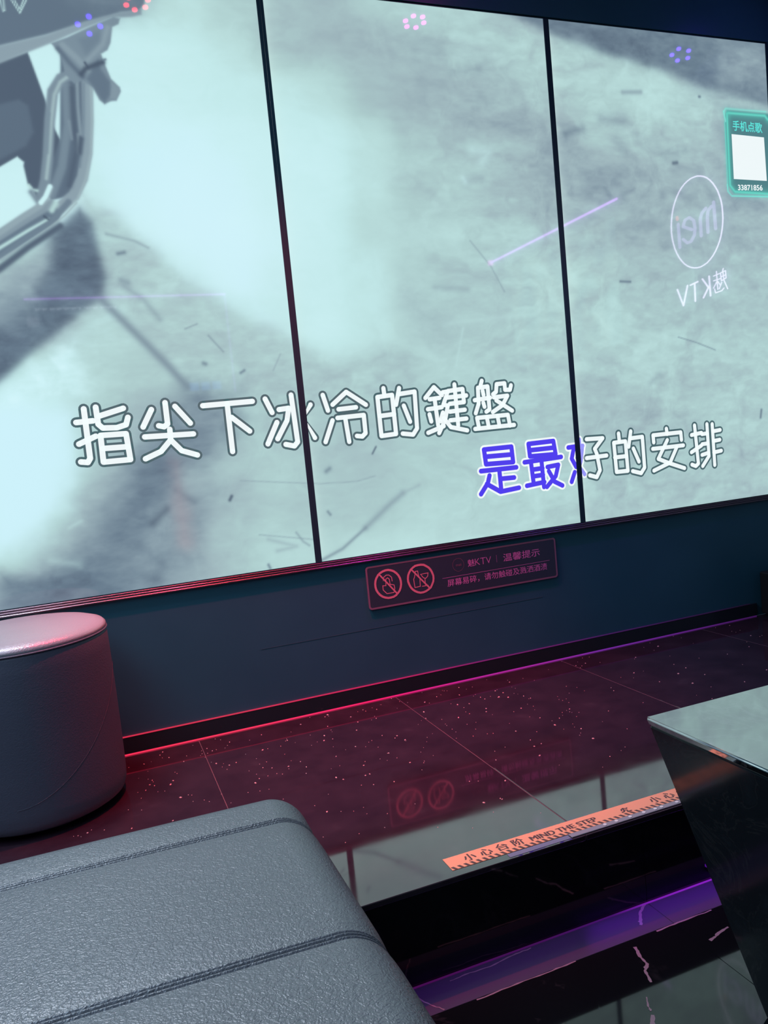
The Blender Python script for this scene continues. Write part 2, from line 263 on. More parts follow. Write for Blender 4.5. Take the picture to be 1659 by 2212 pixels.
PICTURE = [["p",[[-0.426,1.652],[-0.328,1.681],[-0.222,1.649],[-0.106,1.554],[-0.068,1.429],[-0.059,1.275],[-0.097,1.173],[-0.193,1.252],[-0.31,1.329],[-0.395,1.427],[-0.442,1.522]],[205,241,250],0.08,0.75,0],["p",[[-0.531,1.502],[-0.468,1.456],[-0.389,1.372],[-0.291,1.279],[-0.174,1.191],[-0.049,1.119],[0.028,1.069],[0.109,1.038],[0.211,1.046],[0.288,1.066],[0.377,1.045],[0.366,0.933],[0.062,0.872],[-0.266,0.95],[-0.325,0.99],[-0.4,1.084],[-0.479,1.222],[-0.523,1.331]],180,0.024,0.9,0],["p",[[-0.619,1.396],[-0.539,1.461],[-0.512,1.426],[-0.505,1.355],[-0.497,1.283],[-0.51,1.233],[-0.602,1.17],[-0.707,1.089],[-0.83,0.99],[-0.828,1.175],[-0.763,1.184],[-0.691,1.24],[-0.644,1.309]],98,0.0128,1.0,0],["p",[[-0.75,1.288],[-0.679,1.338],[-0.618,1.385],[-0.625,1.332],[-0.679,1.251],[-0.765,1.173]],150,0.0256,0.8,0],["p",[[-0.756,1.242],[-0.71,1.264],[-0.682,1.228],[-0.735,1.148],[-0.77,1.126]],125,0.0224,0.7,0],["p",[[-0.513,1.233],[-0.486,1.259],[-0.461,1.252],[-0.436,1.184],[-0.433,1.111],[-0.501,1.04],[-0.579,0.972],[-0.702,0.981],[-0.764,1.009],[-0.708,1.082],[-0.603,1.163]],203,0.016,0.55,0],["p",[[-0.715,1.053],[-0.642,1.103],[-0.595,1.118],[-0.578,0.984],[-0.669,0.979],[-0.791,0.964],[-0.787,0.999]],235,0.0224,0.9,0],["l",[[-0.514,1.226],[-0.436,1.133],[-0.368,1.05],[-0.319,0.985]],142,0.009600000000000001,0.9,0.009600000000000001],["l",[[-0.453,1.26],[-0.409,1.226],[-0.371,1.17]],150,0.009600000000000001,0.6,0.0056],["p",[[-0.298,0.978],[-0.196,0.942],[-0.175,0.891],[-0.3,0.772],[-0.385,0.691],[-0.443,0.621],[-0.497,0.475],[-0.541,0.418],[-0.723,0.46],[-0.726,0.523],[-0.638,0.584],[-0.549,0.692],[-0.483,0.791],[-0.451,0.863],[-0.368,0.939]],118,0.041600000000000005,0.9,0],["l",[[-0.407,0.764],[-0.483,0.646],[-0.58,0.532],[-0.647,0.467]],108,0.020800000000000003,0.8,0.041600000000000005],["p",[[-0.406,0.719],[-0.27,0.691],[-0.342,0.517],[-0.479,0.42],[-0.539,0.43],[-0.487,0.563]],128,0.038400000000000004,0.6,0],["p",[[-0.845,0.543],[-0.783,0.519],[-0.705,0.513],[-0.634,0.527],[-0.567,0.498],[-0.545,0.38],[-0.861,0.422]],104,0.019200000000000002,0.95,0],["p",[[-0.834,0.961],[-0.617,0.945],[-0.64,0.807],[-0.676,0.701],[-0.729,0.634],[-0.784,0.593],[-0.884,0.577]],[205,241,250],0.0352,1.0,0],["p",[[0.703,2.094],[0.799,2.073],[0.935,2.029],[1.139,1.983],[1.286,1.96],[1.42,1.935],[1.558,1.892],[1.942,1.842],[1.963,2.164],[0.945,2.14]],112,0.014400000000000001,0.97,0],["p",[[0.951,2.07],[1.201,2.061],[1.368,2.019],[1.326,1.971],[1.14,2.001],[0.948,2.042]],92,0.0256,0.7,0],["p",[[1.653,2.058],[1.957,2.067],[1.946,1.904],[1.644,1.932]],146,0.038400000000000004,0.8,0],["p",[[1.401,1.946],[1.599,1.89],[1.808,1.839],[1.718,1.795],[1.555,1.857]],140,0.0224,0.4,0],["l",[[0.975,1.717],[1.041,1.734]],128,0.0128,0.9,0.0088],["l",[[1.212,1.86],[1.286,1.865]],150,0.0064,0.7,0.0064],["l",[[1.117,1.77],[1.204,1.766]],135,0.0128,0.6,0.0112],["l",[[1.406,1.637],[1.421,1.639]],105,0.0048000000000000004,0.9,0.0056],["l",[[1.535,1.865],[1.539,1.865]],120,0.0032,0.9,0.004],["l",[[1.15,1.241],[1.192,1.239]],120,0.0032,0.9,0.0032],["l",[[1.38,1.045],[1.46,1.022],[1.542,0.992]],135,0.0024000000000000002,0.8,0.0016],["l",[[1.743,0.763],[1.737,0.735]],112,0.0032,0.8,0.004],["l",[[1.289,0.919],[1.247,0.893]],140,0.0128,0.5,0.008],["l",[[1.172,0.815],[1.287,0.774],[1.429,0.755]],158,0.019200000000000002,0.5,0.0112],["l",[[1.195,1.776],[1.303,1.698],[1.399,1.671]],150,0.0224,0.5,0.019200000000000002],["l",[[1.171,1.708],[1.205,1.664]],140,0.016,0.4,0.0128],["l",[[1.369,1.662],[1.46,1.681]],135,0.0128,0.5,0.009600000000000001],["l",[[1.025,1.919],[1.136,1.945]],168,0.0128,0.6,0.0064],["l",[[0.412,1.975],[0.502,1.973],[0.722,1.953]],165,0.0128,0.6,0.008],["l",[[0.479,1.967],[0.607,1.93],[0.749,1.9]],150,0.04,0.4,0.024],["l",[[0.578,1.877],[0.675,1.895]],138,0.0128,0.5,0.007200000000000001],["l",[[0.285,1.951],[0.363,1.931],[0.461,1.866],[0.609,1.794],[0.854,1.766]],158,0.056,0.55,0.048],["l",[[0.675,1.805],[0.706,1.793]],138,0.016,0.5,0.0112],["l",[[0.825,1.814],[0.87,1.752]],150,0.04,0.45,0.032],["l",[[0.005,0.45],[0.078,0.477],[0.157,0.53]],138,0.0048000000000000004,0.75,0.004],["l",[[0.157,0.53],[0.238,0.588],[0.288,0.62]],148,0.009600000000000001,0.7,0.007200000000000001],["l",[[0.288,0.62],[0.344,0.638]],165,0.0064,0.5,0.004],["l",[[0.202,0.75],[0.215,0.769]],105,0.0024000000000000002,0.9,0.0024000000000000002],["l",[[-0.167,0.552],[0.009,0.513]],150,0.0024000000000000002,0.6,0.00128],["l",[[-0.202,0.712],[0.027,0.678],[0.142,0.672],[0.203,0.682]],155,0.0024000000000000002,0.6,0.00128],["l",[[-0.233,0.671],[-0.239,0.661]],100,0.0032,0.9,0.004],["l",[[-0.246,1.121],[-0.21,1.075]],145,0.0024000000000000002,0.7,0.002],["l",[[-0.307,1.142],[-0.273,1.154]],150,0.0024000000000000002,0.7,0.0016],["l",[[-0.268,1.046],[-0.263,1.044]],130,0.0048000000000000004,0.8,0.0048000000000000004],["l",[[-0.168,1.014],[-0.157,1.02]],125,0.0032,0.8,0.0032],["l",[[-0.074,1.015],[-0.048,1.06]],160,0.0024000000000000002,0.6,0.0016],["l",[[0.052,0.712],[0.063,0.719]],120,0.0064,0.7,0.0048000000000000004],["l",[[0.044,0.593],[0.051,0.583]],120,0.0032,0.7,0.0032],["l",[[-0.142,0.535],[-0.062,0.504],[-0.119,0.498]],160,0.0064,0.5,0.004],["l",[[-0.058,0.544],[-0.04,0.515],[-0.023,0.501]],140,0.0032,0.6,0.0024000000000000002],["l",[[-0.15,0.462],[-0.146,0.451]],120,0.0032,0.8,0.0032],["l",[[0.593,1.377],[0.659,1.298],[0.701,1.218]],148,0.0024000000000000002,0.6,0.0016],["l",[[0.542,1.108],[0.507,0.995]],208,0.0048000000000000004,0.6,0.0024000000000000002],["l",[[0.48,1.125],[0.61,1.134],[0.762,1.143]],205,0.009600000000000001,0.5,0.0048000000000000004],["l",[[0.602,1.559],[0.652,1.567]],150,0.0128,0.6,0.0112],["l",[[0.587,1.566],[0.594,1.556]],225,0.009600000000000001,0.6,0.0064],["l",[[0.627,1.65],[0.684,1.645],[0.657,1.616]],215,0.014400000000000001,0.6,0.009600000000000001],["l",[[0.355,1.566],[0.43,1.562],[0.5,1.488]],165,0.0224,0.4,0.0128],["l",[[0.459,1.238],[0.57,1.228]],162,0.009600000000000001,0.5,0.0064],["l",[[0.362,1.198],[0.434,1.14],[0.474,1.068]],160,0.048,0.45,0.027200000000000002],["l",[[-0.481,1.396],[-0.412,1.378],[-0.379,1.36]],150,0.0048000000000000004,0.7,0.0024000000000000002],["l",[[-0.458,1.345],[-0.442,1.348]],120,0.0048000000000000004,0.8,0.004],["l",[[-0.458,1.276],[-0.443,1.27]],140,0.008,0.6,0.0064],["l",[[-0.455,0.623],[-0.414,0.656]],95,0.009600000000000001,0.6,0.008],["l",[[-0.499,0.565],[-0.444,0.506]],98,0.0128,0.5,0.0112],["l",[[-0.383,0.704],[-0.337,0.666]],110,0.0112,0.5,0.008],["l",[[-0.596,0.452],[-0.52,0.491],[-0.461,0.469]],95,0.0128,0.5,0.0112],["l",[[-0.666,0.638],[-0.636,0.652]],205,0.0064,0.6,0.0032],["l",[[-0.722,0.559],[-0.656,0.537]],200,0.0128,0.5,0.008],["l",[[-0.374,0.78],[-0.377,0.677],[-0.375,0.561]],[178,150,158],0.0224,0.35,0.016],["p",[[1.657,1.826],[1.849,1.824],[1.855,1.818],[1.849,1.54],[1.67,1.541],[1.646,1.568],[1.647,1.807]],[78,126,132],0.0032,0.96,0],["l",[[1.662,1.817],[1.833,1.816],[1.845,1.804]],[120,240,220],0.0024000000000000002,1,0.0032],["l",[[1.656,1.814],[1.653,1.568],[1.674,1.546],[1.843,1.541]],[120,240,220],0.0024000000000000002,1,0.0032],["l",[[1.662,1.817],[1.833,1.816],[1.845,1.804]],[90,200,185],0.0128,0.6,0.0112],["l",[[1.656,1.814],[1.653,1.568],[1.674,1.546],[1.843,1.541]],[90,200,185],0.0128,0.6,0.0112],["l",[[1.644,1.822],[1.651,1.832],[1.84,1.831]],[130,235,220],0.0016,1.0,0.0016],["l",[[1.642,1.822],[1.648,1.788]],[130,235,220],0.0016,1.0,0.0024000000000000002],["l",[[1.645,1.785],[1.642,1.576]],[100,215,200],0.0016,1.0,0.0016],["l",[[1.64,1.571],[1.642,1.546],[1.658,1.531],[1.842,1.531]],[120,235,220],0.0016,1.0,0.002],["p",[[-0.682,1.817],[-0.616,1.845],[-0.613,1.837],[-0.588,1.729],[-0.579,1.671],[-0.565,1.633],[-0.577,1.519],[-0.616,1.486],[-0.639,1.483],[-0.648,1.512],[-0.656,1.521],[-0.66,1.564],[-0.658,1.574],[-0.672,1.587],[-0.715,1.561],[-0.803,1.525],[-0.77,1.781]],97,0.0024000000000000002,1.0,0],["p",[[-0.76,1.693],[-0.651,1.727],[-0.631,1.714],[-0.626,1.649],[-0.648,1.614],[-0.713,1.578],[-0.779,1.548]],109,0.0048000000000000004,1.0,0],["p",[[-0.538,1.842],[-0.487,1.812],[-0.484,1.777],[-0.5,1.614],[-0.524,1.532],[-0.56,1.49],[-0.606,1.481],[-0.614,1.507],[-0.592,1.576],[-0.565,1.635]],110,0.0032,1.0,0],["l",[[-0.481,1.78],[-0.491,1.684],[-0.504,1.602],[-0.523,1.538],[-0.549,1.494],[-0.601,1.451],[-0.682,1.399],[-0.74,1.362],[-0.797,1.328]],158,0.0032,1.0,0.013600000000000001],["l",[[-0.473,1.776],[-0.482,1.685],[-0.494,1.603],[-0.514,1.538],[-0.541,1.485],[-0.601,1.435],[-0.685,1.379],[-0.743,1.342],[-0.8,1.305]],182,0.0032,0.7,0.0024000000000000002],["l",[[-0.49,1.777],[-0.5,1.696],[-0.509,1.637],[-0.526,1.567]],130,0.0032,0.7,0.0032],["l",[[-0.534,1.768],[-0.542,1.67],[-0.569,1.565],[-0.602,1.495]],136,0.0048000000000000004,1.0,0.010400000000000001],["l",[[-0.506,1.782],[-0.512,1.718],[-0.514,1.649]],152,0.0032,1.0,0.004],["l",[[-0.537,1.68],[-0.536,1.636]],150,0.0032,1.0,0.0032],["l",[[-0.521,1.648],[-0.526,1.602]],165,0.0032,1.0,0.0032],["l",[[-0.513,1.637],[-0.522,1.602]],98,0.0048000000000000004,1.0,0.0048000000000000004],["l",[[-0.521,1.763],[-0.527,1.683],[-0.527,1.613],[-0.557,1.519]],96,0.0064,0.8,0.0056],["l",[[-0.513,1.798],[-0.544,1.785],[-0.568,1.751],[-0.584,1.68],[-0.6,1.587],[-0.613,1.53],[-0.627,1.489]],140,0.0032,1.0,0.0128],["l",[[-0.523,1.794],[-0.547,1.776],[-0.565,1.744],[-0.58,1.68],[-0.595,1.599],[-0.61,1.535]],186,0.0032,0.9,0.004],["l",[[-0.582,1.697],[-0.599,1.599]],130,0.0032,0.5,0.0024000000000000002],["l",[[-0.654,1.517],[-0.647,1.506],[-0.636,1.504]],200,0.0032,1.0,0.0032],["l",[[-0.65,1.5],[-0.635,1.472]],140,0.0048000000000000004,1.0,0.0064],["l",[[-0.613,1.446],[-0.67,1.411],[-0.739,1.37],[-0.797,1.334]],118,0.0032,1.0,0.024],["l",[[-0.607,1.472],[-0.666,1.437],[-0.736,1.393],[-0.794,1.357]],150,0.0032,1.0,0.0112],["l",[[-0.604,1.512],[-0.616,1.486],[-0.634,1.466],[-0.677,1.439],[-0.735,1.4],[-0.793,1.362]],165,0.0032,1.0,0.007200000000000001],["l",[[-0.604,1.515],[-0.618,1.489],[-0.631,1.474]],235,0.0024000000000000002,1.0,0.0056],["l",[[-0.619,1.432],[-0.67,1.404],[-0.74,1.362],[-0.798,1.325]],205,0.0032,1.0,0.004],["l",[[-0.596,1.472],[-0.607,1.455]],195,0.0048000000000000004,1.0,0.0064],["l",[[-0.627,1.44],[-0.615,1.43]],90,0.0024000000000000002,1.0,0.0024000000000000002],["l",[[-0.564,1.477],[-0.613,1.425],[-0.685,1.379],[-0.743,1.338]],128,0.0032,1.0,0.007200000000000001],["l",[[-0.545,1.475],[-0.577,1.443],[-0.612,1.416],[-0.686,1.367],[-0.744,1.331],[-0.801,1.3]],182,0.0024000000000000002,0.9,0.0024000000000000002],["l",[[-0.592,1.416],[-0.676,1.362],[-0.747,1.31],[-0.804,1.275]],100,0.0048000000000000004,1.0,0.008],["p",[[-0.723,1.981],[-0.309,2.024],[-0.313,1.991],[-0.329,1.971],[-0.375,1.962],[-0.473,1.925],[-0.566,1.89],[-0.677,1.854],[-0.743,1.829]],113,0.0032,1.0,0],["p",[[-0.743,1.829],[-0.677,1.856],[-0.566,1.891],[-0.472,1.931],[-0.374,1.965],[-0.322,1.976],[-0.324,1.962],[-0.349,1.954],[-0.402,1.947],[-0.474,1.913],[-0.557,1.871],[-0.615,1.844],[-0.683,1.812],[-0.748,1.788]],157,0.0032,1.0,0],["p",[[-0.496,2.004],[-0.309,2.024],[-0.329,1.975],[-0.424,1.955]],128,0.032,0.6,0],["p",[[-0.557,1.871],[-0.516,1.889],[-0.463,1.917],[-0.396,1.95],[-0.38,1.947],[-0.385,1.933],[-0.402,1.924],[-0.411,1.884],[-0.421,1.865],[-0.438,1.854],[-0.434,1.836],[-0.421,1.793],[-0.402,1.773],[-0.4,1.763],[-0.414,1.738],[-0.428,1.736],[-0.445,1.728],[-0.456,1.737],[-0.469,1.769],[-0.493,1.783],[-0.514,1.775],[-0.533,1.797],[-0.538,1.844]],140,0.0024000000000000002,1.0,0],["p",[[-0.447,1.84],[-0.443,1.815],[-0.424,1.784],[-0.428,1.752],[-0.444,1.731],[-0.454,1.742],[-0.467,1.767],[-0.481,1.789],[-0.463,1.819]],116,0.0048000000000000004,1.0,0],["p",[[-0.421,1.787],[-0.403,1.771],[-0.404,1.759],[-0.415,1.741],[-0.429,1.744],[-0.422,1.77]],150,0.0032,0.8,0],["p",[[-0.489,1.886],[-0.435,1.913],[-0.427,1.885],[-0.46,1.842],[-0.473,1.836]],125,0.008,0.7,0],["l",[[-0.53,1.868],[-0.5,1.839],[-0.478,1.812]],155,0.0048000000000000004,1.0,0.008],["l",[[-0.414,1.921],[-0.431,1.879],[-0.473,1.836]],158,0.0064,0.9,0.0064],["l",[[-0.542,1.859],[-0.519,1.827],[-0.491,1.794]],112,0.0048000000000000004,1.0,0.0056],["l",[[-0.493,1.8],[-0.481,1.814],[-0.457,1.825],[-0.436,1.834]],92,0.0048000000000000004,1.0,0.0056],["l",[[-0.481,1.829],[-0.475,1.818]],92,0.0024000000000000002,1.0,0.0024000000000000002],["l",[[-0.434,1.839],[-0.429,1.841]],125,0.0024000000000000002,1.0,0.0024000000000000002],["l",[[-0.662,1.965],[-0.66,1.939],[-0.655,1.941],[-0.655,1.966]],205,0.0016,1.0,0.00128],["l",[[-0.637,1.968],[-0.621,1.938],[-0.602,1.971]],205,0.0016,1.0,0.00128],["l",[[-0.63,1.968],[-0.62,1.947],[-0.609,1.97]],205,0.0016,1.0,0.00128]]
LYRICS = [["L","w",[[[-0.593,0.945],[-0.593,0.814],[-0.6,0.804],[-0.617,0.807]],[[-0.616,0.911],[-0.574,0.912]],[[-0.616,0.854],[-0.572,0.871]],[[-0.563,0.947],[-0.562,0.902],[-0.552,0.891],[-0.516,0.889],[-0.492,0.895],[-0.485,0.914]],[[-0.494,0.939],[-0.558,0.923]],[[-0.56,0.872],[-0.495,0.871],[-0.492,0.801],[-0.561,0.801],[-0.56,0.872]],[[-0.559,0.837],[-0.494,0.836]]]],["L","w",[[[-0.384,0.946],[-0.384,0.888],[-0.394,0.881],[-0.408,0.885]],[[-0.422,0.93],[-0.449,0.885]],[[-0.359,0.934],[-0.323,0.885]],[[-0.448,0.858],[-0.318,0.855]],[[-0.38,0.873],[-0.381,0.844],[-0.41,0.815],[-0.453,0.799]],[[-0.381,0.844],[-0.355,0.812],[-0.314,0.796]]]],["L","w",[[[-0.284,0.93],[-0.144,0.932]],[[-0.216,0.931],[-0.216,0.796]],[[-0.208,0.892],[-0.161,0.849]]]],["L","w",[[[-0.107,0.936],[-0.091,0.896]],[[-0.08,0.867],[-0.113,0.808]],[[-0.07,0.903],[-0.041,0.905],[-0.05,0.87],[-0.083,0.82]],[[-0.03,0.942],[-0.025,0.806],[-0.036,0.795],[-0.061,0.802]]]],["M","w",[[[0.025,0.91],[-0.006,0.879]],[[-0.009,0.867],[0.028,0.813]]]],["M","w",[[[0.065,0.935],[0.076,0.889]],[[0.087,0.859],[0.059,0.798]],[[0.092,0.905],[0.138,0.939],[0.196,0.897]],[[0.109,0.89],[0.164,0.892]],[[0.103,0.865],[0.186,0.867],[0.186,0.813],[0.175,0.804],[0.158,0.807]],[[0.127,0.862],[0.132,0.792]]]],["M","w",[[[0.235,0.917],[0.283,0.92],[0.284,0.802],[0.236,0.8],[0.235,0.917]],[[0.236,0.86],[0.284,0.862]],[[0.257,0.942],[0.258,0.919]],[[0.308,0.939],[0.293,0.89]],[[0.306,0.921],[0.358,0.925],[0.355,0.813],[0.34,0.795],[0.306,0.801]],[[0.318,0.885],[0.334,0.835]]]],["M","w",[[[0.392,0.903],[0.424,0.934],[0.449,0.908]],[[0.406,0.898],[0.44,0.9]],[[0.397,0.868],[0.445,0.871]],[[0.423,0.898],[0.427,0.816]],[[0.401,0.852],[0.405,0.83]],[[0.447,0.854],[0.436,0.828]],[[0.391,0.796],[0.446,0.812]],[[0.495,0.938],[0.496,0.81]],[[0.471,0.919],[0.522,0.922],[0.523,0.881],[0.473,0.879]],[[0.464,0.899],[0.533,0.901]],[[0.471,0.855],[0.524,0.857]],[[0.47,0.828],[0.527,0.829]],[[0.452,0.916],[0.47,0.918],[0.451,0.878],[0.466,0.874],[0.453,0.832],[0.428,0.792]],[[0.449,0.836],[0.47,0.807],[0.526,0.792]]]],["M","w",[[[0.592,0.943],[0.586,0.928]],[[0.561,0.843],[0.574,0.872],[0.576,0.922],[0.611,0.924],[0.611,0.851],[0.599,0.845]],[[0.561,0.884],[0.617,0.888]],[[0.592,0.912],[0.594,0.898]],[[0.591,0.874],[0.594,0.861]],[[0.628,0.898],[0.64,0.905],[0.644,0.929],[0.673,0.93],[0.673,0.909],[0.691,0.908],[0.696,0.922]],[[0.63,0.888],[0.68,0.89],[0.659,0.861],[0.622,0.842]],[[0.638,0.878],[0.693,0.841]],[[0.568,0.797],[0.564,0.828],[0.676,0.829],[0.68,0.794]],[[0.599,0.828],[0.603,0.797]],[[0.638,0.828],[0.642,0.795]],[[0.554,0.794],[0.696,0.795]]]],["M","b",[[[0.579,0.726],[0.679,0.726],[0.681,0.676],[0.582,0.679],[0.579,0.726]],[[0.58,0.703],[0.678,0.701]],[[0.562,0.659],[0.691,0.658]],[[0.628,0.658],[0.629,0.591]],[[0.63,0.627],[0.68,0.626]],[[0.591,0.642],[0.583,0.619],[0.555,0.586]],[[0.579,0.616],[0.626,0.586],[0.695,0.591]]]],["M","b",[[[0.743,0.729],[0.838,0.73],[0.843,0.686],[0.745,0.688],[0.743,0.729]],[[0.744,0.708],[0.838,0.708]],[[0.723,0.671],[0.863,0.675]],[[0.747,0.668],[0.751,0.597]],[[0.787,0.668],[0.789,0.583]],[[0.748,0.644],[0.789,0.645]],[[0.75,0.622],[0.789,0.623]],[[0.725,0.594],[0.792,0.599]],[[0.808,0.647],[0.85,0.65],[0.837,0.614],[0.8,0.582]],[[0.812,0.633],[0.831,0.596],[0.86,0.58]]]],["M","b",[[[0.894,0.703],[0.93,0.704]],[[0.912,0.619],[0.897,0.588]],[[0.915,0.699],[0.904,0.665],[0.919,0.636]]]],["R","c",[[[0.937,0.704],[0.951,0.704]],[[0.939,0.726],[0.938,0.711]],[[0.949,0.7],[0.939,0.652],[0.931,0.635]],[[0.931,0.635],[0.95,0.608]]]],["R","w",[[[0.968,0.724],[1.033,0.722],[0.998,0.689],[1.005,0.671],[1.013,0.615],[0.998,0.593],[0.971,0.602]],[[0.963,0.661],[1.044,0.662]]]],["R","w",[[[1.077,0.702],[1.125,0.703],[1.127,0.601],[1.08,0.602],[1.077,0.702]],[[1.077,0.652],[1.126,0.652]],[[1.099,0.732],[1.1,0.705]],[[1.15,0.735],[1.137,0.683]],[[1.145,0.711],[1.197,0.712],[1.198,0.605],[1.182,0.587],[1.147,0.598]],[[1.156,0.675],[1.176,0.628]]]],["R","w",[[[1.302,0.731],[1.304,0.712]],[[1.244,0.688],[1.243,0.713],[1.364,0.713],[1.365,0.686]],[[1.238,0.666],[1.372,0.666]],[[1.303,0.691],[1.259,0.629],[1.309,0.608],[1.371,0.585]],[[1.342,0.662],[1.309,0.611],[1.237,0.59]]]],["R","w",[[[1.427,0.732],[1.434,0.595],[1.422,0.587],[1.405,0.594]],[[1.411,0.699],[1.456,0.703]],[[1.406,0.638],[1.453,0.658]],[[1.483,0.732],[1.484,0.617],[1.453,0.584]],[[1.458,0.698],[1.482,0.699]],[[1.456,0.662],[1.482,0.663]],[[1.453,0.624],[1.483,0.629]],[[1.507,0.73],[1.508,0.582]],[[1.509,0.704],[1.542,0.706]],[[1.509,0.669],[1.538,0.671]],[[1.507,0.628],[1.542,0.631]]]]]
RING = [[[-0.277,1.514],[-0.282,1.492],[-0.289,1.471],[-0.298,1.452],[-0.31,1.434],[-0.323,1.418],[-0.338,1.404],[-0.354,1.393],[-0.371,1.384],[-0.39,1.379],[-0.409,1.376],[-0.428,1.377],[-0.447,1.381],[-0.466,1.388],[-0.484,1.398],[-0.501,1.411],[-0.516,1.427],[-0.53,1.445],[-0.542,1.466],[-0.552,1.488],[-0.559,1.512],[-0.564,1.536],[-0.566,1.561],[-0.565,1.586],[-0.561,1.611],[-0.555,1.634],[-0.547,1.656],[-0.536,1.676],[-0.523,1.694],[-0.508,1.71],[-0.492,1.723],[-0.474,1.733],[-0.456,1.739],[-0.437,1.743],[-0.418,1.743],[-0.399,1.741],[-0.381,1.735],[-0.363,1.727],[-0.346,1.716],[-0.331,1.702],[-0.317,1.686],[-0.305,1.668],[-0.294,1.649],[-0.286,1.628],[-0.279,1.606],[-0.275,1.583],[-0.274,1.56],[-0.274,1.537],[-0.277,1.514]]]
MEI = [[[-0.318,1.612],[-0.315,1.505]],[[-0.329,1.599],[-0.35,1.588],[-0.356,1.563],[-0.357,1.502]],[[-0.361,1.601],[-0.384,1.588],[-0.395,1.568],[-0.395,1.498]],[[-0.495,1.564],[-0.482,1.588],[-0.456,1.591],[-0.432,1.572],[-0.427,1.539],[-0.433,1.512],[-0.454,1.492],[-0.477,1.492],[-0.499,1.513]],[[-0.495,1.564],[-0.444,1.538]],[[-0.523,1.583],[-0.521,1.484]]]
MEIDOT = [[[-0.527,1.613],[-0.526,1.602]]]
KTV = [[[-0.552,1.313],[-0.521,1.238],[-0.49,1.317]],[[-0.473,1.315],[-0.429,1.32]],[[-0.448,1.315],[-0.45,1.243]],[[-0.365,1.328],[-0.363,1.248]],[[-0.403,1.325],[-0.372,1.284],[-0.403,1.248]],[[-0.287,1.341],[-0.292,1.33]],[[-0.303,1.327],[-0.276,1.33],[-0.275,1.301],[-0.3,1.295],[-0.303,1.327]],[[-0.303,1.311],[-0.276,1.314]],[[-0.29,1.328],[-0.287,1.298]],[[-0.287,1.295],[-0.27,1.257]],[[-0.341,1.323],[-0.309,1.326]],[[-0.342,1.304],[-0.305,1.305]],[[-0.324,1.338],[-0.322,1.265]],[[-0.325,1.297],[-0.345,1.275]],[[-0.319,1.296],[-0.307,1.279]],[[-0.339,1.271],[-0.335,1.254],[-0.301,1.256],[-0.289,1.264]],[[-0.299,1.289],[-0.314,1.266]]]
LIGHTPANEL = [[-2.065,1.758],[-0.928,1.746],[-0.93,1.13],[-1.945,1.127]]
ICON_TOUCH = [[[0.251,0.343],[0.249,0.334],[0.245,0.325],[0.239,0.318],[0.232,0.312],[0.223,0.308],[0.214,0.307],[0.205,0.307],[0.195,0.31],[0.187,0.314],[0.179,0.321],[0.173,0.329],[0.169,0.337],[0.167,0.347],[0.167,0.356],[0.169,0.366],[0.173,0.374],[0.179,0.382],[0.186,0.387],[0.195,0.391],[0.204,0.393],[0.213,0.393],[0.223,0.39],[0.231,0.386],[0.239,0.379],[0.245,0.371],[0.249,0.362],[0.251,0.353],[0.251,0.343]],[[0.183,0.383],[0.236,0.315]]]
HAND = [[[0.194,0.362],[0.196,0.372],[0.205,0.378],[0.214,0.377],[0.222,0.369],[0.223,0.357]],[[0.202,0.355],[0.203,0.366],[0.209,0.369],[0.214,0.364],[0.215,0.348],[0.228,0.344],[0.229,0.333],[0.225,0.321],[0.202,0.321],[0.191,0.334],[0.191,0.347],[0.201,0.346],[0.202,0.355]]]
ICON_DRINK = [[[0.361,0.343],[0.359,0.334],[0.354,0.325],[0.349,0.317],[0.341,0.312],[0.332,0.308],[0.323,0.306],[0.313,0.306],[0.304,0.309],[0.295,0.314],[0.288,0.32],[0.282,0.328],[0.278,0.337],[0.275,0.347],[0.275,0.356],[0.277,0.366],[0.281,0.374],[0.287,0.382],[0.295,0.388],[0.303,0.392],[0.313,0.393],[0.322,0.393],[0.332,0.391],[0.34,0.386],[0.348,0.38],[0.354,0.372],[0.358,0.363],[0.361,0.353],[0.361,0.343]],[[0.288,0.384],[0.346,0.315]]]
DRINK = [[[0.302,0.375],[0.31,0.375],[0.311,0.363],[0.315,0.351],[0.314,0.326],[0.296,0.325],[0.294,0.351],[0.298,0.358],[0.302,0.375]],[[0.319,0.363],[0.344,0.364],[0.342,0.354],[0.335,0.348],[0.327,0.351],[0.319,0.363]],[[0.332,0.349],[0.332,0.325]],[[0.321,0.325],[0.341,0.325]]]
BADGE = [[[0.47,0.371],[0.469,0.366],[0.467,0.362],[0.464,0.359],[0.461,0.356],[0.457,0.354],[0.453,0.353],[0.448,0.353],[0.444,0.354],[0.44,0.357],[0.436,0.36],[0.434,0.363],[0.432,0.367],[0.431,0.372],[0.431,0.377],[0.432,0.381],[0.434,0.385],[0.436,0.389],[0.44,0.391],[0.444,0.393],[0.448,0.394],[0.452,0.394],[0.457,0.393],[0.461,0.391],[0.464,0.388],[0.467,0.384],[0.469,0.38],[0.47,0.375],[0.47,0.371]]]
RG = [60, 80, 100, 124, 163, 184, 206, 220, 233, 245, 255]
RC = np.array([(48, 60, 78), (66, 80, 98), (84, 100, 118), (104, 124, 141), (142, 163, 174), (160, 184, 190), (174, 206, 206), (185, 220, 219), (195, 233, 234), (208, 244, 249), (222, 250, 255)], float)
def g2rgb(g):
    g = g+np.interp(g, [60, 100, 190, 215, 240, 255], [14, 20, 20, 15, 4, 0])
    return np.stack([np.interp(g, RG, RC[:, i]) for i in range(3)], -1)
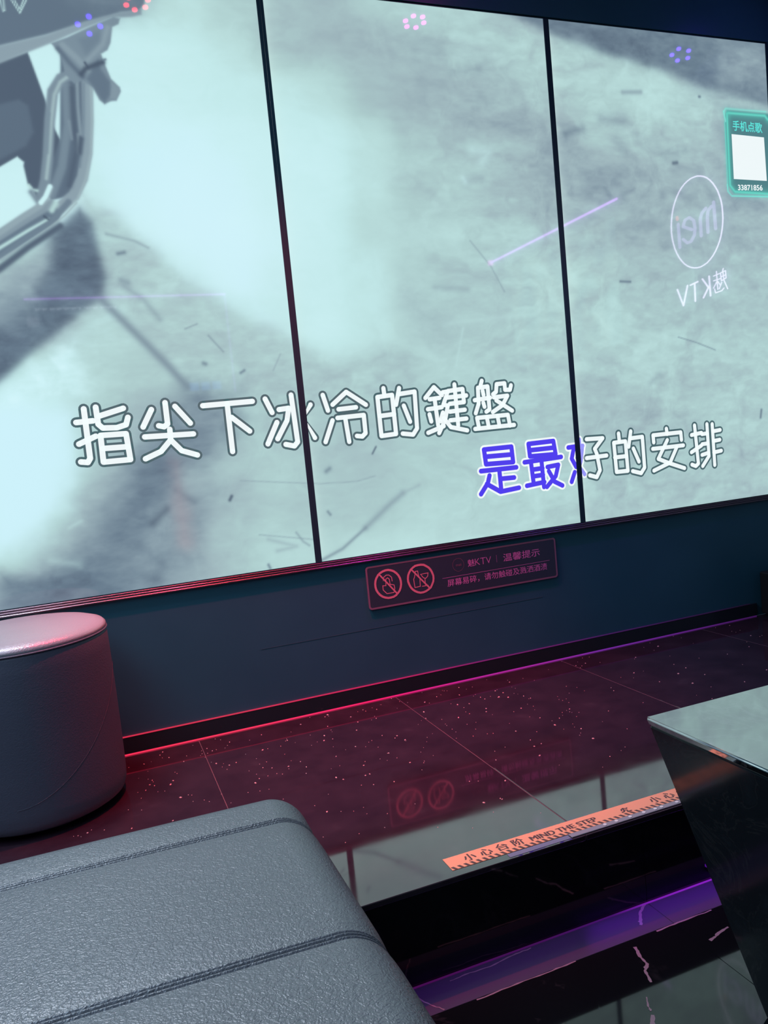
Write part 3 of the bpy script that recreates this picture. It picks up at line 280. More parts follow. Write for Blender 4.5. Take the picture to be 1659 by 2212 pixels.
def vnoise(x, z, f, seed):
    r = np.random.RandomState(seed).rand(256, 256)
    X, Z = x*f+50, z*f+50; xi, zi = np.floor(X).astype(int), np.floor(Z).astype(int); u, v = X-xi, Z-zi
    u = u*u*(3-2*u); v = v*v*(3-2*v); g = lambda a, b: r[a % 256, b % 256]
    return (g(xi, zi)*(1-u)+g(xi+1, zi)*u)*(1-v)+(g(xi, zi+1)*(1-u)+g(xi+1, zi+1)*u)*v-.5
def fbm(x, z, f, seed, o=4):
    s = 0; a = 1
    for k in range(o): s = s+a*vnoise(x, z, f*2**k, seed+k); a *= .55
    return s
def seg_dist(x, z, a, b):
    ax, az = a; bx, bz = b; dx, dz = bx-ax, bz-az; l = dx*dx+dz*dz+1e-12
    t = np.clip(((x-ax)*dx+(z-az)*dz)/l, 0, 1); return np.hypot(x-ax-t*dx, z-az-t*dz)
def picture(x, z):
    P = np.array(TONE); s = .052; num = np.zeros_like(x); den = np.zeros_like(x)+1e-9
    for a, b, v in P:
        w_ = np.exp(-((x-a)**2+(z-b)**2)/(2*s*s)); num += w_*v; den += w_
    far = den < 1e-4
    g = num/den; g[far] = 180
    # cloudy concrete mottling of the filmed floor
    mott = fbm(x+.3*fbm(x, z, 5, 90), z*1.6, 9, 11, 5)
    fine = fbm(x*.7, z*1.7, 34, 31, 4)
    amp = np.interp(g, [100, 180, 225, 240], [1, 1, .45, .1])
    right = np.interp(x, [-.9, .3, .7, 1.9], [.7, .45, 1.1, 1.15])
    g = g+amp*right*(mott*19+fine*9)
    g = np.clip(g, 60, 250)
    col = g2rgb(g)
    # edge-lit borders of the middle and right panels
    for x0 in (0.0098, .9398):
        e = np.exp(-np.clip(x-x0, 0, 9)/.014)*(x > x0)*.35
        col = col*(1-e[:, None])+np.array((215, 242, 236))*e[:, None]
    for kind, pts, val, soft, op, hw in PICTURE:
        px = [p[0] for p in pts]; pz = [p[1] for p in pts]; m_ = soft*2.5+hw+.004
        k = np.where((x > min(px)-m_) & (x < max(px)+m_) & (z > min(pz)-m_) & (z < max(pz)+m_))[0]
        if not len(k): continue
        X, Z = x[k], z[k]
        wob = 0
        if soft > .015: wob = fbm(X, Z, 14, 70, 3)*soft*.8
        q = list(zip(pts, pts[1:]+(pts[:1] if kind == 'p' else [])))
        d = np.full(X.shape, 9.)
        for a, b in q: d = np.minimum(d, seg_dist(X, Z, a, b))
        if kind == 'p':
            ins = np.zeros(X.shape, bool)
            for (ax, az), (bx, bz) in q:
                c = (az > Z) != (bz > Z)
                ins ^= c & (X < (bx-ax)*(Z-az)/((bz-az) if abs(bz-az) > 1e-9 else 1e-9)+ax)
            d = np.where(ins, -d, d)
        else: d = d-hw
        d = d+wob
        al = op/(1+np.exp(np.clip(d/(soft*.45), -30, 30)))
        cv = np.array(val, float) if isinstance(val, (tuple, list)) else None
        if cv is None:
            if soft <= .0112 and val < 195: val = val-17
            tex = (mott[k]*16+fine[k]*12) if soft > .012 else 0
            cv = g2rgb(np.clip(val+tex, 60, 252) if soft > .012 else np.full(X.shape, float(val)))
        col[k] = col[k]*(1-al[:, None])+cv*al[:, None]
    c = np.clip(col, 0, 255)/255
    return np.where(c > .04045, ((c+.055)/1.055)**2.4, c/12.92)

m_screen = mat('lit_screen', (.004, .004, .005), .035, ior=1.5)
at_ = N(m_screen, 'ShaderNodeAttribute', attribute_name='picture')
LK(m_screen, at_.outputs['Color'], BS(m_screen).inputs['Emission Color']); BS(m_screen).inputs['Emission Strength'].default_value = 1.0
m_lw = emit('lyric_white', (.88, .96, .97), .97); m_lo = emit('lyric_outline', srgb(72, 100, 106), 1); m_lb = emit('lyric_blue', srgb(78, 62, 235), 1.0); m_lc = emit('lyric_pale_blue', srgb(150, 150, 245), 1.0)
m_teal = emit('screen_teal', srgb(95, 232, 222), 1.0)
def fscreen(a, b, l): return (a, -.0002-.0003*l, b)
panels = {}
for key, x0, x1, step, lab in (('L', -.93, 0, .0031, 'left lit display panel, a metal frame with straps above four large white lyric characters'),
                              ('M', 0, .93, .0036, 'middle lit display panel of the video wall, pale cloudy picture with white and blue lyrics'),
                              ('R', .93, 1.86, .0036, 'right lit display panel of the video wall, with teal song ordering card and number')):
    t = thing('display_panel', lab, 'screen', (0, 0, 0), group='panels of the video wall'); panels[key] = t
    a0, a1, b0, b1 = x0+.0098, x1-.0098, HB+.0005, HT
    nx, nz = int((a1-a0)/step)+1, int((b1-b0)/step)+1
    gx, gz = np.meshgrid(np.linspace(a0, a1, nx), np.linspace(b0, b1, nz)); gx, gz = gx.ravel(), gz.ravel()
    col = picture(gx, gz)
    me = bpy.data.meshes.new('screen'); nv = nx*nz
    me.vertices.add(nv); co = np.zeros((nv, 3), np.float32); co[:, 0] = gx; co[:, 2] = gz; me.vertices.foreach_set('co', co.ravel())
    i, j = np.meshgrid(np.arange(nx-1), np.arange(nz-1)); k = (j*nx+i).ravel(); q = np.stack([k, k+1, k+nx+1, k+nx], 1).astype(np.int32)
    me.loops.add(q.size); me.loops.foreach_set('vertex_index', q.ravel()); me.polygons.add(len(q))
    me.polygons.foreach_set('loop_start', np.arange(0, q.size, 4, dtype=np.int32)); me.update(calc_edges=True); me.validate()
    ca = me.color_attributes.new('picture', 'FLOAT_COLOR', 'POINT')
    ca.data.foreach_set('color', np.concatenate([col, np.ones((nv, 1))], 1).astype(np.float32).ravel())
    me.materials.append(m_screen); o = bpy.data.objects.new('screen', me); C.objects.link(o); o.parent = t
    # frame and back box, four bezel bars
    link('housing', B(x0+.002, x1-.002, .003, .058, b0+.002, HT, bev=.002), m_black, t)
    link('bezel', B(x0+.0001, a0, -.0022, .02, b0, HT, bev=.0003), m_bezel, t)
    link('bezel', B(a1, x1-.0001, -.0022, .02, b0, HT, bev=.0003), m_bezel, t)
    link('bezel', B(a0, a1, -.0020, .003, b0, b0+.0016), m_bezel, t)
    link('bezel', B(a0, a1, -.0020, .003, HT-.0016, HT), m_bezel, t)
for side, kind, strokes in LYRICS:
    bm = bmesh.new()
    wd = .0074 if side == 'L' else .0068
    if kind == 'b': wd = .0078
    if side == 'R': wd = .0070
    mi = {'w': (1, 0), 'b': (0, 2), 'c': (0, 3)}[kind]
    lo_, hi_ = {'L': (-.928, -.003), 'M': (.003, .927), 'R': (.933, 1.857)}[side]
    fs_ = lambda a, b, l: fscreen(min(max(a, lo_), hi_), b, l)
    for s_ in strokes: ribbon(bm, s_, wd+.0062, fs_, 1, mi[0], 14)
    for s_ in strokes: ribbon(bm, s_, wd, fs_, 2, mi[1], 14)
    link('lyric_character', bm, [m_lw, m_lo, m_lb, m_lc], panels[side])
# song ordering card on the right panel: heading, blank white square, number
pr = panels['R']
bm = bmesh.new(); text(bm, '手机点歌', (1.679, -.0006, 1.757), (1, 0, -.02), (0, 0, 1), .138, .036, .012); link('card_heading', bm, m_teal, pr)
bm = bmesh.new(); bm.faces.new([bm.verts.new((a, -.0006, b)) for a, b in ((1.671, 1.590), (1.826, 1.587), (1.823, 1.740), (1.672, 1.745))]); link('card_square', bm, m_lw, pr)
bm = bmesh.new(); text(bm, '33871856', (1.688, -.0006, 1.551), (1, 0, .01), (0, 0, 1), .116, .020, .02); link('card_number', bm, m_lw, pr)

# ------------------------------------------------------------------ warning plaque under the screens
m_plaque = mat('smoked_acrylic', (.045, .07, .10), .22, ior=1.5); m_edge = mat('acrylic_edge', (.30, .16, .24), .3)
m_print = mat('print_lit_pink', (.80, .25, .62), .5); m_icon = mat('print_lit_red', (.97, .30, .40), .5)  # magenta and red lamp light on the print is put into its colours
t = thing('warning_sign', 'smoked acrylic warning plaque with two prohibition symbols, fixed below the screens', 'sign')
x0, x1, z0, z1 = .140, .812, .279, .4125
def rrect(x0, x1, z0, z1, r, n=6):
    return [(cx_+r*math.cos(a), cz+r*math.sin(a)) for cx_, cz, s in ((x1-r, z1-r, 0), (x0+r, z1-r, 1), (x0+r, z0+r, 2), (x1-r, z0+r, 3)) for a in [(s+k/n)*math.pi/2 for k in range(n+1)]]
def plate(pts, y0, y1):
    bm = bmesh.new(); f = bm.faces.new([bm.verts.new((a, y0, b)) for a, b in pts]); r = bmesh.ops.extrude_face_region(bm, geom=[f])
    for v in r['geom']:
        if isinstance(v, bmesh.types.BMVert): v.co.y = y1
    bmesh.ops.recalc_face_normals(bm, faces=bm.faces); return bm
link('plate', plate(rrect(x0, x1, z0, z1, .010), -.0004, -.0060), m_plaque, t)
fp = lambda a, b, l: (a, -.0062-.0003*l, b)
bm = bmesh.new()
o_, i_ = rrect(x0, x1, z0, z1, .010), rrect(x0+.0055, x1-.0055, z0+.0055, z1-.0055, .006)
vo, vi = [bm.verts.new(fp(*p, 0)) for p in o_], [bm.verts.new(fp(*p, 0)) for p in i_]
for k in range(len(vo)):
    k2 = (k+1) % len(vo)
    if (vo[k].co-vo[k2].co).length > 1e-6: bm.faces.new([vo[k], vo[k2], vi[k2], vi[k]])
link('border', bm, m_edge, t)
for nm, circ, inner in (('prohibition_symbol', ICON_TOUCH, HAND), ('prohibition_symbol', ICON_DRINK, DRINK)):
    bm = bmesh.new()
    for i, s_ in enumerate(inner): strip(bm, s_, .0012, fp, .1*i)
    strip(bm, circ[0], .0033, fp, 1); strip(bm, circ[1], .0024, fp, 1.2)
    link(nm, bm, m_icon, t)
bm = bmesh.new(); strip(bm, BADGE[0], .0006, fp, 0); text(bm, 'mei', (.442, -.0063, .369), (1, 0, 0), (0, 0, 1), .019, .009, .01); link('round_badge', bm, mat('print_dim', (.22, .10, .16), .5), t)
bm = bmesh.new(); text(bm, '魅', (.484, -.0063, .3615), (1, 0, 0), (0, 0, 1), .024, .0235, .004); text(bm, 'KTV', (.510, -.0063, .3625), (1, 0, 0), (0, 0, 1), .058, .0215, -.012)
text(bm, '温馨提示', (.612, -.0063, .3595), (1, 0, 0), (0, 0, 1), .137, .0255, .006)
text(bm, '屏幕易碎，请勿触碰及溅洒酒渍', (.407, -.0063, .3085), (1, 0, .003), (0, 0, 1), .366, .0235, .004)
strip(bm, [(.392, .3385), (.784, .3395)], .0006, fp, 0); strip(bm, [(.588, .385), (.588, .362)], .0004, fp, 0)
link('lettering', bm, m_print, t)

# ------------------------------------------------------------------ warning tape and LED profile at the step edge
m_tape = mat('orange_tape', (.95, .50, .28), .6); m_ink = mat('dark_ink', (.10, .075, .07), .6)
t = thing('warning_tape', 'orange mind the step tape with slanted dark hatching along the platform edge', 'tape')
TY0, TY1 = -.9775, -.9345
link('tape_film', B(-.0812, .66, TY0, TY1, .0002, .0007), m_tape, t)
bm = bmesh.new(); k = 0; x = -.076
while x < .655:
    bm.faces.new([bm.verts.new(p) for p in ((x, TY0+.0003, .0009), (x+.0062, TY0+.0003, .0009), (x+.0016, TY0+.0100, .0009), (x-.0046, TY0+.0100, .0009))]); x += .0128
link('hatching', bm, m_ink, t)
def stumble(bm, x, y, s):
    f = lambda a, b, l: (x+a*s, y+b*s, .0009+l)
    for i, q in enumerate(([(.1, .95)], [(0, .75), (-.15, .35)], [(0, .7), (.3, .5), (.45, .6)], [(0, .7), (-.3, .6), (-.45, .35)], [(-.15, .35), (.15, .2), (.1, -.1)], [(-.15, .35), (-.3, .05), (-.6, 0)], [(.0, -.15), (.5, -.15)])): strip(bm, q, .085, f, i*.00004)
for k in range(2):
    x = -.046+k*.427
    for i, ch in enumerate('小心台阶'):
        bm = bmesh.new()
        for e in range(3): text(bm, ch, (x+i*.0345+e*.0007, -.9640, .0009+e*.00004), (1, 0, 0), (0, 1, 0), .0230, .0235)
        link('printed_character', bm, m_ink, t)
    bm = bmesh.new()
    for e in range(4): text(bm, 'MIND THE STEP', (x+.141+e*.0006, -.9640, .0009+e*.00004), (1, 0, 0), (0, 1, 0), .150, .0160)
    link('printed_words', bm, m_ink, t)
    bm = bmesh.new(); stumble(bm, x+.362, -.962, .018); link('printed_figure', bm, m_ink, t)

t = thing('led_strip', 'clear dotted light strip, switched off, along the platform edge below the orange tape', 'light strip')
link('profile', B(.165, .66, -.9930, -.9800, .0002, .0024, bev=.0006), mat('milky_plastic', (.30, .33, .38), .25), t)
m_dot = mat('white_dot', (.85, .95, .92), .3)
for x in (.245, .272, .305, .338, .366, .382, .420, .452, .49): link('led_dot', cyl(bmesh.new(), (x, -.9865, .0022), (x, -.9865, .0034), .0036, n=12), m_dot, t)
link('worn_film', B(.03, .163, -.9925, -.9800, .0002, .0006), mat('worn_clear_film', (.20, .23, .36), .3), t)

# crumbs and dust on the platform
bm = bmesh.new()
for k in range(620):
    x, y = rng.uniform(-.85, 1.5), -abs(rng.normal(0, .42))-.02
    if y < -.93 or math.hypot(x+.80, y+.22) < .21: continue
    if rng.rand() > (1.0 if x < .55 else .45): continue
    s = rng.choice([.0008, .0014, .0020], p=[.6, .3, .1]); a = rng.rand()*6.3
    d = (math.cos(a)*s*1.8, math.sin(a)*s*1.8)
    q = [(x+d[0], y+d[1], .0003), (x-d[1]*.6, y+d[0]*.6, .0003), (x-d[0], y-d[1], .0003), (x+d[1]*.6, y-d[0]*.6, .0003), (x, y, .0003+s*.9)]
    v = [bm.verts.new(p) for p in q]
    for i in range(4): bm.faces.new([v[i], v[(i+1) % 4], v[4]])
link('crumbs', bm, mat('pale_crumb', (.95, .55, .55), .4), kind='stuff', label='tiny pale crumbs and grit scattered over the dark platform tiles', category='crumbs')

# ------------------------------------------------------------------ grey leather bench
def rounded(name, x0, x1, y0, y1, z0, z1, r, gx, gy, gz, fn, m, parent):
    """rounded box from graded grid lines; fn(p, n) displaces"""
    bm = bmesh.new(); cache = {}
    def V(p):
        k = tuple(round(c, 5) for c in p)
        if k in cache: return cache[k]
        p = Vector(p); i = Vector((min(max(p.x, x0+r), x1-r), min(max(p.y, y0+r), y1-r), min(max(p.z, z0+r), z1-r)))
        n_ = (p-i)
        if n_.length > 1e-6: n_.normalize(); p = i+n_*r
        v = bm.verts.new(fn(p, n_)); cache[k] = v; return v
    def sheet(A, Bb, mk):
        for a, b in zip(A, A[1:]):
            for c, d in zip(Bb, Bb[1:]):
                vs_ = [V(mk(a, c)), V(mk(b, c)), V(mk(b, d)), V(mk(a, d))]
                if len(set(vs_)) > 2:
                    try: bm.faces.new(list(dict.fromkeys(vs_)))
                    except ValueError: pass
    sheet(gx, gy, lambda a, b: (a, b, z1)); sheet(gx, gy, lambda a, b: (a, b, z0))
    sheet(gy, gz, lambda a, b: (x0, a, b)); sheet(gy, gz, lambda a, b: (x1, a, b))
    sheet(gx, gz, lambda a, b: (a, y0, b)); sheet(gx, gz, lambda a, b: (a, y1, b))
    bmesh.ops.recalc_face_normals(bm, faces=bm.faces)
    return link(name, bm, m, parent, smooth=True)
def edgegrid(a, b, r, mid=10, ne=10):
    t_ = [math.tan(k/ne*math.pi/4) for k in range(ne+1)]
    lo = [a+r-r*v for v in reversed(t_)]; hi = [b-r+r*v for v in t_]
    return lo+[a+r+(b-a-2*r)*k/mid for k in range(1, mid)]+hi
BX0, BX1, BY0, BY1, BZ0, BZ1, BR = (-1.5, -.365, -2.75, -1.050, -.14, .270, .058)
SEAMS = (-1.168, -1.462, -1.756, -2.05)
gy = edgegrid(BY0, BY1, BR, 40, 10)
for s_ in SEAMS: gy += [s_+k*.00045 for k in range(-24, 25)]+[s_+k*.0018 for k in range(-12, 13)]
gy = sorted(set(round(v, 5) for v in gy)); gy = [v for i, v in enumerate(gy) if i == 0 or v-gy[i-1] > .0003]
def bench_fn(p, n_):
    u = (p.x-BX0)/(BX1-BX0); v = (p.y-BY0)/(BY1-BY0)
    if p.z > BZ1-BR-.001:
        f = max(0, (p.z-(BZ1-BR))/BR)
        p = p+Vector((0, 0, .016*f*math.sin(math.pi*min(1, max(0, u)))**.7*math.sin(math.pi*min(1, max(0, v)))**.3))
    if n_.length < .5: return p
    g = 0
    for s_ in SEAMS:
        d = p.y-s_
        if abs(d) < .0135:
            for c, dep, w_ in ((0, .0042, .0015), (.0056, .0024, .0013), (-.0056, .0024, .0013)): g += dep*math.exp(-((d-c)/w_)**2)
            g -= .0009*math.exp(-(d/.007)**2)
        g += .0025*math.exp(-(d/.02)**2)
    side = 1 if abs(n_.y) < .7 else 0
    return p-n_*g*side
t = thing('leather_bench', 'grey leather bench end with rounded corner and stitched seams, nearest the viewer', 'bench', (0, 0, 0))
rounded('seat', BX0, BX1, BY0, BY1, BZ0, BZ1, BR, edgegrid(BX0, BX1, BR, 26, 12), gy, edgegrid(BZ0, BZ1, BR, 6, 10), bench_fn, m_bench, t)
for s_ in SEAMS:
    bm = bmesh.new()
    prof = []
    for k in range(70):
        x = BX1-BR-(.95)*k/69; prof.append((x, BZ1))
    prof = prof[::-1]+[(BX1-BR+BR*math.sin(a), BZ1-BR+BR*math.cos(a)) for a in [k/12*math.pi/2 for k in range(1, 13)]]+[(BX1, BZ1-BR-.02*k) for k in range(1, 8)]
    # short stitches either side of the seam
    L_ = 0; pts = []
    for (a, b), (c, d) in zip(prof, prof[1:]):
        m_ = max(1, int(math.hypot(c-a, d-b)/.0032)); pts += [(a+(c-a)*k/m_, b+(d-b)*k/m_) for k in range(m_)]
    for off in (-.0052, .0052):
        for k in range(0, len(pts)-1):
            if k % 2: continue
            (a, b), (c, d) = pts[k], pts[k+1]
            p0 = bench_fn(Vector((a, s_+off, b)), Vector((0, 0, 1)) if b > BZ1-.001 else Vector((a-(BX1-BR), 0, b-(BZ1-BR))).normalized() if b > BZ1-BR else Vector((1, 0, 0)))
            p1 = bench_fn(Vector((c, s_+off, d)), Vector((0, 0, 1)) if d > BZ1-.001 else Vector((c-(BX1-BR), 0, d-(BZ1-BR))).normalized() if d > BZ1-BR else Vector((1, 0, 0)))
            cyl(bm, p0, p1, .00035, n=4)
    link('stitching', bm, m_thread, t)
link('plinth', B(BX0+.05, BX1-.05, BY0+.05, BY1-.05, -S, BZ0+.01), m_black, t)

# ------------------------------------------------------------------ round stool on the platform
def lathe(prof, n=72, cx_=0, cy_=0):
    bm = bmesh.new(); rings = []
    for r_, z in prof:
        rings.append([bm.verts.new((cx_, cy_, z))] if r_ < 1e-6 else [bm.verts.new((cx_+r_*math.cos(k/n*2*math.pi), cy_+r_*math.sin(k/n*2*math.pi), z)) for k in range(n)])
    for a, b in zip(rings, rings[1:]):
        for k in range(n):
            f = [a[k % len(a)], a[(k+1) % len(a)], b[(k+1) % len(b)], b[k % len(b)]]; f = list(dict.fromkeys(f))
            if len(f) > 2: bm.faces.new(f)
    bmesh.ops.recalc_face_normals(bm, faces=bm.faces); return bm
SX, SY, SR, SH = (-.80, -.22, .195, .412)
t = thing('round_stool', 'dark leather drum stool standing on the platform at the left edge', 'stool', (SX, SY, 0))
side = [(0, .012), (SR*.90, .012), (SR*.97, .020), (SR*.995, .035), (SR, .06), (SR*1.003, .15), (SR*1.0, .25), (SR*.992, SH-.05), (SR*.985, SH-.012), (SR*.975, SH-.006), (SR*.90, SH-.006)]
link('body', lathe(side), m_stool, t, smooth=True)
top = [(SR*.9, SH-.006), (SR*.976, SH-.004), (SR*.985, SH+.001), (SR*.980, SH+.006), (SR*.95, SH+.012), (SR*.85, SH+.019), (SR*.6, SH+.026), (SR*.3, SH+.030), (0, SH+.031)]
link('seat_cushion', lathe(top), m_stooltop_lit, t, smooth=True)
bm = bmesh.new()
def torus(R_, r_, z, n=72, m_=8):
    return lathe([(R_+r_*math.cos(a), z+r_*math.sin(a)) for a in [k/m_*2*math.pi for k in range(m_+1)]], n)
bm.free(); link('piping', torus(SR*.982, .0024, SH-.004), m_stool, t, smooth=True)
bm = bmesh.new(); arc = []
for k in range(40):
    a = math.radians(-5-95*k/39); z = .245*(1-math.sin(math.pi/2*k/39))**.9+.075
    arc.append(Vector((SR*1.004*math.cos(a), SR*1.004*math.sin(a), z)))
for p, q in zip(arc, arc[1:]): cyl(bm, p, q, .0004, n=6)
link('side_seam', bm, m_stool, t)
for a in (20, 110, 200, 290): link('foot', cyl(bmesh.new(), (SR*.7*math.cos(math.radians(a)), SR*.7*math.sin(math.radians(a)), 0), (SR*.7*math.cos(math.radians(a)), SR*.7*math.sin(math.radians(a)), .013), .018), m_black, t)

foot_led = mat('foot_led', (.02, .02, .02), .4)
g_ = N(foot_led, 'ShaderNodeNewGeometry'); sx = N(foot_led, 'ShaderNodeSeparateXYZ'); mr = N(foot_led, 'ShaderNodeMapRange')
LK(foot_led, g_.outputs['Position'], sx.inputs[0]); LK(foot_led, sx.outputs[0], mr.inputs[0]); mr.inputs[1].default_value = -.36; mr.inputs[2].default_value = .6
r = ramp(foot_led, mr.outputs[0], [(0, (.06, .002, .06)), (.45, (.05, .003, .08)), (.62, (.05, .004, .12)), (.72, (.20, .012, .42)), (1, (.28, .015, .60))])
LK(foot_led, r.outputs[0], BS(foot_led).inputs['Emission Color']); BS(foot_led).inputs['Emission Strength'].default_value = 1.0
# ------------------------------------------------------------------ marble table
t = thing('marble_table', 'black marble block table with polished top and slanting base at the right', 'table', (0, 0, 0))
TX0, TX1, TYb, TYf, TZ = .262, 1.35, -1.106, -1.95, .252
def frustum(tx0, tx1, tyf, tyb, tz, bx0, bx1, byf, byb, bz):
    bm = bmesh.new()
    v = [bm.verts.new(p) for p in ((tx0, tyf, tz), (tx1, tyf, tz), (tx1, tyb, tz), (tx0, tyb, tz), (bx0, byf, bz), (bx1, byf, bz), (bx1, byb, bz), (bx0, byb, bz))]
    for f in ((0, 1, 2, 3), (7, 6, 5, 4), (0, 4, 5, 1), (1, 5, 6, 2), (2, 6, 7, 3), (3, 7, 4, 0)): bm.faces.new([v[i] for i in f])
    bmesh.ops.recalc_face_normals(bm, faces=bm.faces); return bm
bm = frustum(TX0, TX1, TYf, TYb, TZ, TX0+.0015, TX1-.002, TYf+.008, TYb-.008, TZ-.014)
bmesh.ops.bevel(bm, geom=list(bm.edges), offset=.0035, segments=3, affect='EDGES'); link('tabletop', bm, m_table, t)
bm = frustum(TX0+.002, TX1-.003, TYf+.009, TYb-.009, TZ-.0142, TX0+.02, TX1-.06, TYf+.20, TYb-.222, -S)
bmesh.ops.bevel(bm, geom=list(bm.edges), offset=.002, segments=2, affect='EDGES'); link('base', bm, m_tableside, t)
t = thing('led_strip', 'dim violet light line along the foot of the platform step', 'light strip')
link('diffuser', B(-.36, .60, -1.0005, -.9980, -S+.0002, -S+.0022), foot_led, t)
light('violet_spill', 'AREA', (.42, -1.010, -S+.03), (math.radians(-35), 0, 0), .11, (.32, .03, 1.0), .50, .008, parent=t)
light('violet_spill', 'AREA', (-.10, -1.010, -S+.03), (math.radians(-35), 0, 0), .035, (.36, .02, .9), .50, .008, parent=t)
# added strip light, out of sight behind the table, washing the step violet
t = thing('led_strip', 'added violet light strip, out of sight on the floor behind the marble table foot', 'light strip')
link('channel', B(.50, 1.25, -1.030, -1.014, -S, -S+.008), m_shell, t)
link('diffuser', B(.50, 1.25, -1.028, -1.016, -S+.008, -S+.013), emit('added_violet_led', (.30, .02, 1.0), 4.0), t)

# ------------------------------------------------------------------ stage lamps under the ceiling
def par(label, x, y, z, col, n_led, aim, es, power, ang, pname):
    t = thing('stage_lamp', label, 'stage lamp', (x, y, z), group='stage lamps under the ceiling')
    rot = Vector(aim).normalized().to_track_quat('-Z', 'Y'); M = rot.to_matrix().to_4x4()
    bm = bmesh.new(); cyl(bm, (0, 0, 0), (0, 0, .10), .056, .040, 28)
    for v in bm.verts: v.co = M @ v.co
    link('housing', bm, m_shell, t, smooth=False)
    bm = bmesh.new(); cyl(bm, (0, 0, -.006), (0, 0, .0), .058, n=28)
    for v in bm.verts: v.co = M @ v.co
    link('front_ring', bm, m_black, t)
    ml = emit(pname, col, es)
    for k in range(n_led):
        a = k/n_led*2*math.pi; bm = bmesh.new(); cyl(bm, (.034*math.cos(a), .034*math.sin(a), -.010), (.034*math.cos(a), .034*math.sin(a), -.005), .0085, n=12)
        for v in bm.verts: v.co = M @ v.co
        link('led_lens', bm, ml, t)
    bm = bmesh.new(); h = ZC-z
    for s in (-1, 1): box(bm, s*.062-.002, s*.062+.002, -.012, .012, .0, h-.004)
    box(bm, -.064, .064, -.012, .012, h-.006, h)
    link('bracket', bm, m_shell, t)
    l = light('lamp_beam', 'SPOT', (0, 0, 0), (0, 0, 0), power, col, .02, parent=t, angle=math.radians(ang), blend=.9)
    l.rotation_mode = 'QUATERNION'; l.rotation_quaternion = rot; l.location = M @ Vector((0, 0, -.03))
par('red stage lamp hanging over the stool side of the platform', -.285, -.371, 2.2, (1.0, .03, .06), 6, (.10, .12, -1), 30, 260, 58, 'red_led')
par('magenta stage lamp with a ring of six lit lenses, above the middle screen', .625, -.319, 2.2, (1.0, .03, .80), 6, (.0, .08, -1), 30, 32, 58, 'magenta_led')
par('blue stage lamp above the left screen', -.422, -.53, 2.2, (.08, .02, 1.0), 4, (0, .3, -1), 40, 4, 60, 'blue_led')
par('blue stage lamp above the right screen, close to the right-hand wall', 1.80, -.355, 2.2, (.10, .03, 1.0), 5, (-.35, .1, -1), 40, 9, 60, 'blue_led_right')

# ------------------------------------------------------------------ things on the other walls, seen as reflections in the screen glass
m_lav = emit('lavender_neon', (.85, .72, 1.0), 11.5); m_lavd = emit('lavender_acrylic', (.6, .45, .95), 5.0)
X0 = 1.885
def tubes(bm, strokes, r):
    for s_ in strokes:
        for (a, b), (c, d) in zip(s_, s_[1:]):
            if math.hypot(c-a, d-b) > 1e-5: cyl(bm, (X0, a, b), (X0, c, d), r, n=8)
        for a, b in s_:
            m_ = Matrix.Translation((X0, a, b)); bmesh.ops.create_icosphere(bm, subdivisions=1, radius=r, matrix=m_)
t = thing('neon_sign', 'lavender neon sign with ringed emblem and three letters on the right-hand wall', 'sign', (0, 0, 0))
bm = bmesh.new(); tubes(bm, RING, .0026); link('ring', bm, m_lav, t)
bm = bmesh.new(); tubes(bm, MEI, .0062); link('emblem_letters', bm, m_lavd, t)
bm = bmesh.new(); tubes(bm, MEIDOT, .006); link('red_dot', bm, emit('red_neon', (1, .15, .15), 5), t)
bm = bmesh.new(); tubes(bm, KTV[:5], .0034); tubes(bm, KTV[5:], .0022); link('neon_lettering', bm, m_lav, t)
for a, b in ((-.30, 1.60), (-.56, 1.56), (-.43, 1.40), (-.20, 1.245), (-.5, 1.24)): link('standoff', cyl(bmesh.new(), (X0, a, b), (XR, a, b), .003, n=8), m_shell, t)
t = thing('led_strip', 'long violet light line high on the right-hand wall', 'light strip')
link('tube', cyl(bmesh.new(), (1.885, -2.141, 1.811), (1.885, -.913, 1.811), .0058, n=10), emit('violet_tube', (.62, .22, 1.0), 12.0), t)
link('end_cap', B(1.872, XR, -2.155, -2.138, 1.797, 1.825), emit('pink_cap', (.9, .2, .9), 7.0), t)
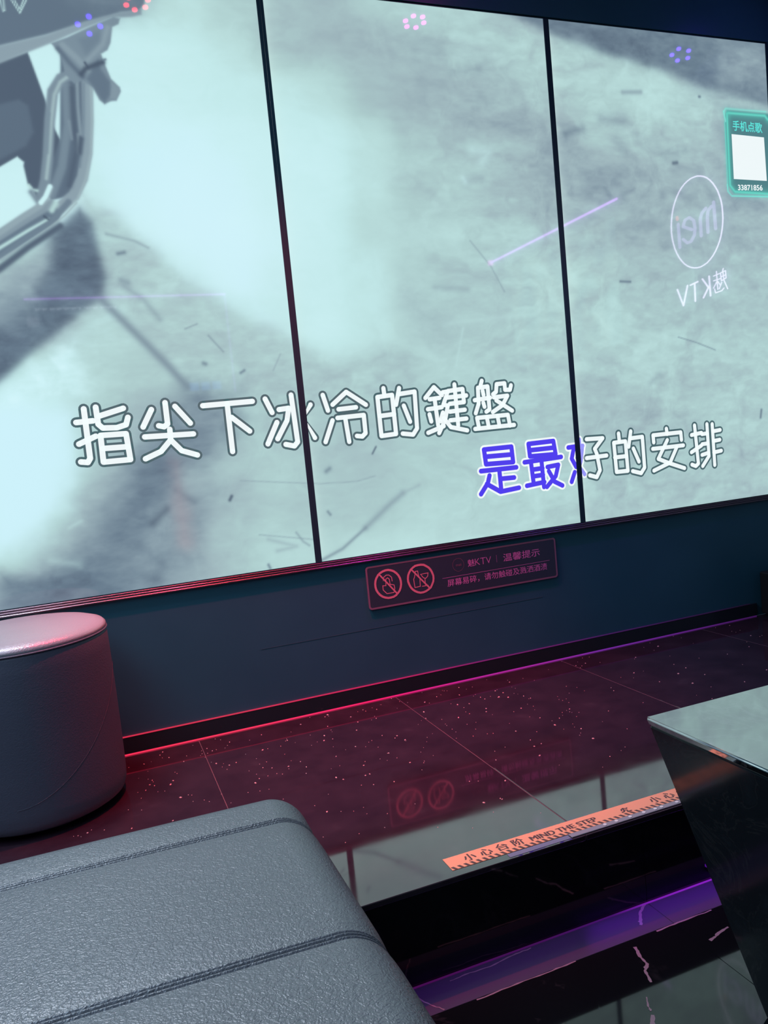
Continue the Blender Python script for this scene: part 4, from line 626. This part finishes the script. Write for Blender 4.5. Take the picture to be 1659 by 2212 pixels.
t = thing('light_panel', 'pale teal luminous wall panel under the violet light line', 'panel')
bm = bmesh.new(); box(bm, 1.886, XR, -1.93, -.93, 1.13, 1.745, bev=.003); link('frame', bm, m_shell, t)
mlp = mat('teal_panel_face', (.02, .02, .02), .3); n = noise(mlp, 3.5, 2); r = ramp(mlp, n.outputs[0], [(.35, (.10, .42, .44)), (.5, (.35, .45, .32)), (.65, (.15, .42, .46))])
LK(mlp, r.outputs[0], BS(mlp).inputs['Emission Color']); BS(mlp).inputs['Emission Strength'].default_value = 1.0
link('face', B(1.8845, 1.8865, -1.92, -.94, 1.14, 1.735), mlp, t)
t = thing('song_screen', 'wide touch screen with violet outline on the wall behind the bench', 'screen')
link('housing', B(-.83, .44, YB+.003, YB+.045, 1.20, 1.89, bev=.003), m_glass, t)
link('light_edge', B(-.83, .44, YB+.046, YB+.052, 1.881, 1.886), emit('violet_edge', (.55, .18, 1.0), 12.0), t)
link('light_edge', B(.430, .436, YB+.046, YB+.052, 1.22, 1.878), emit('violet_edge_dim', (.40, .2, 1.0), 3.5), t)
m_ui = emit('interface_white', (.7, .8, .9), 5.0); m_ub = emit('interface_blue', (.05, .25, .8), 3.0)
bm = bmesh.new()
for k in range(34):
    if k in (5, 19, 26): continue
    x = -.77+k*.0145; box(bm, x, x+.010, YB+.046, YB+.047, 1.812+.004*(k % 3), 1.826)
link('interface_text', bm, m_ui, t)
for k in range(3): link('interface_button', B(.13+k*.075, .19+k*.075, YB+.046, YB+.047, 1.245, 1.30), m_ub, t)

# black floor speaker cut by the right edge of the picture
t = thing('floor_speaker', 'low black floor speaker in the corner at the right end of the baseboard', 'speaker')
link('cabinet', B(1.668, 1.885, -.24, -.02, .012, .17, bev=.006, seg=2), m_black, t)
link('grille', B(1.680, 1.873, -.246, -.239, .03, .155, bev=.003), m_shell, t)
for x, y in ((1.69, -.21), (1.86, -.21), (1.69, -.05), (1.86, -.05)): link('foot', cyl(bmesh.new(), (x, y, 0), (x, y, .013), .012, n=12), m_black, t)
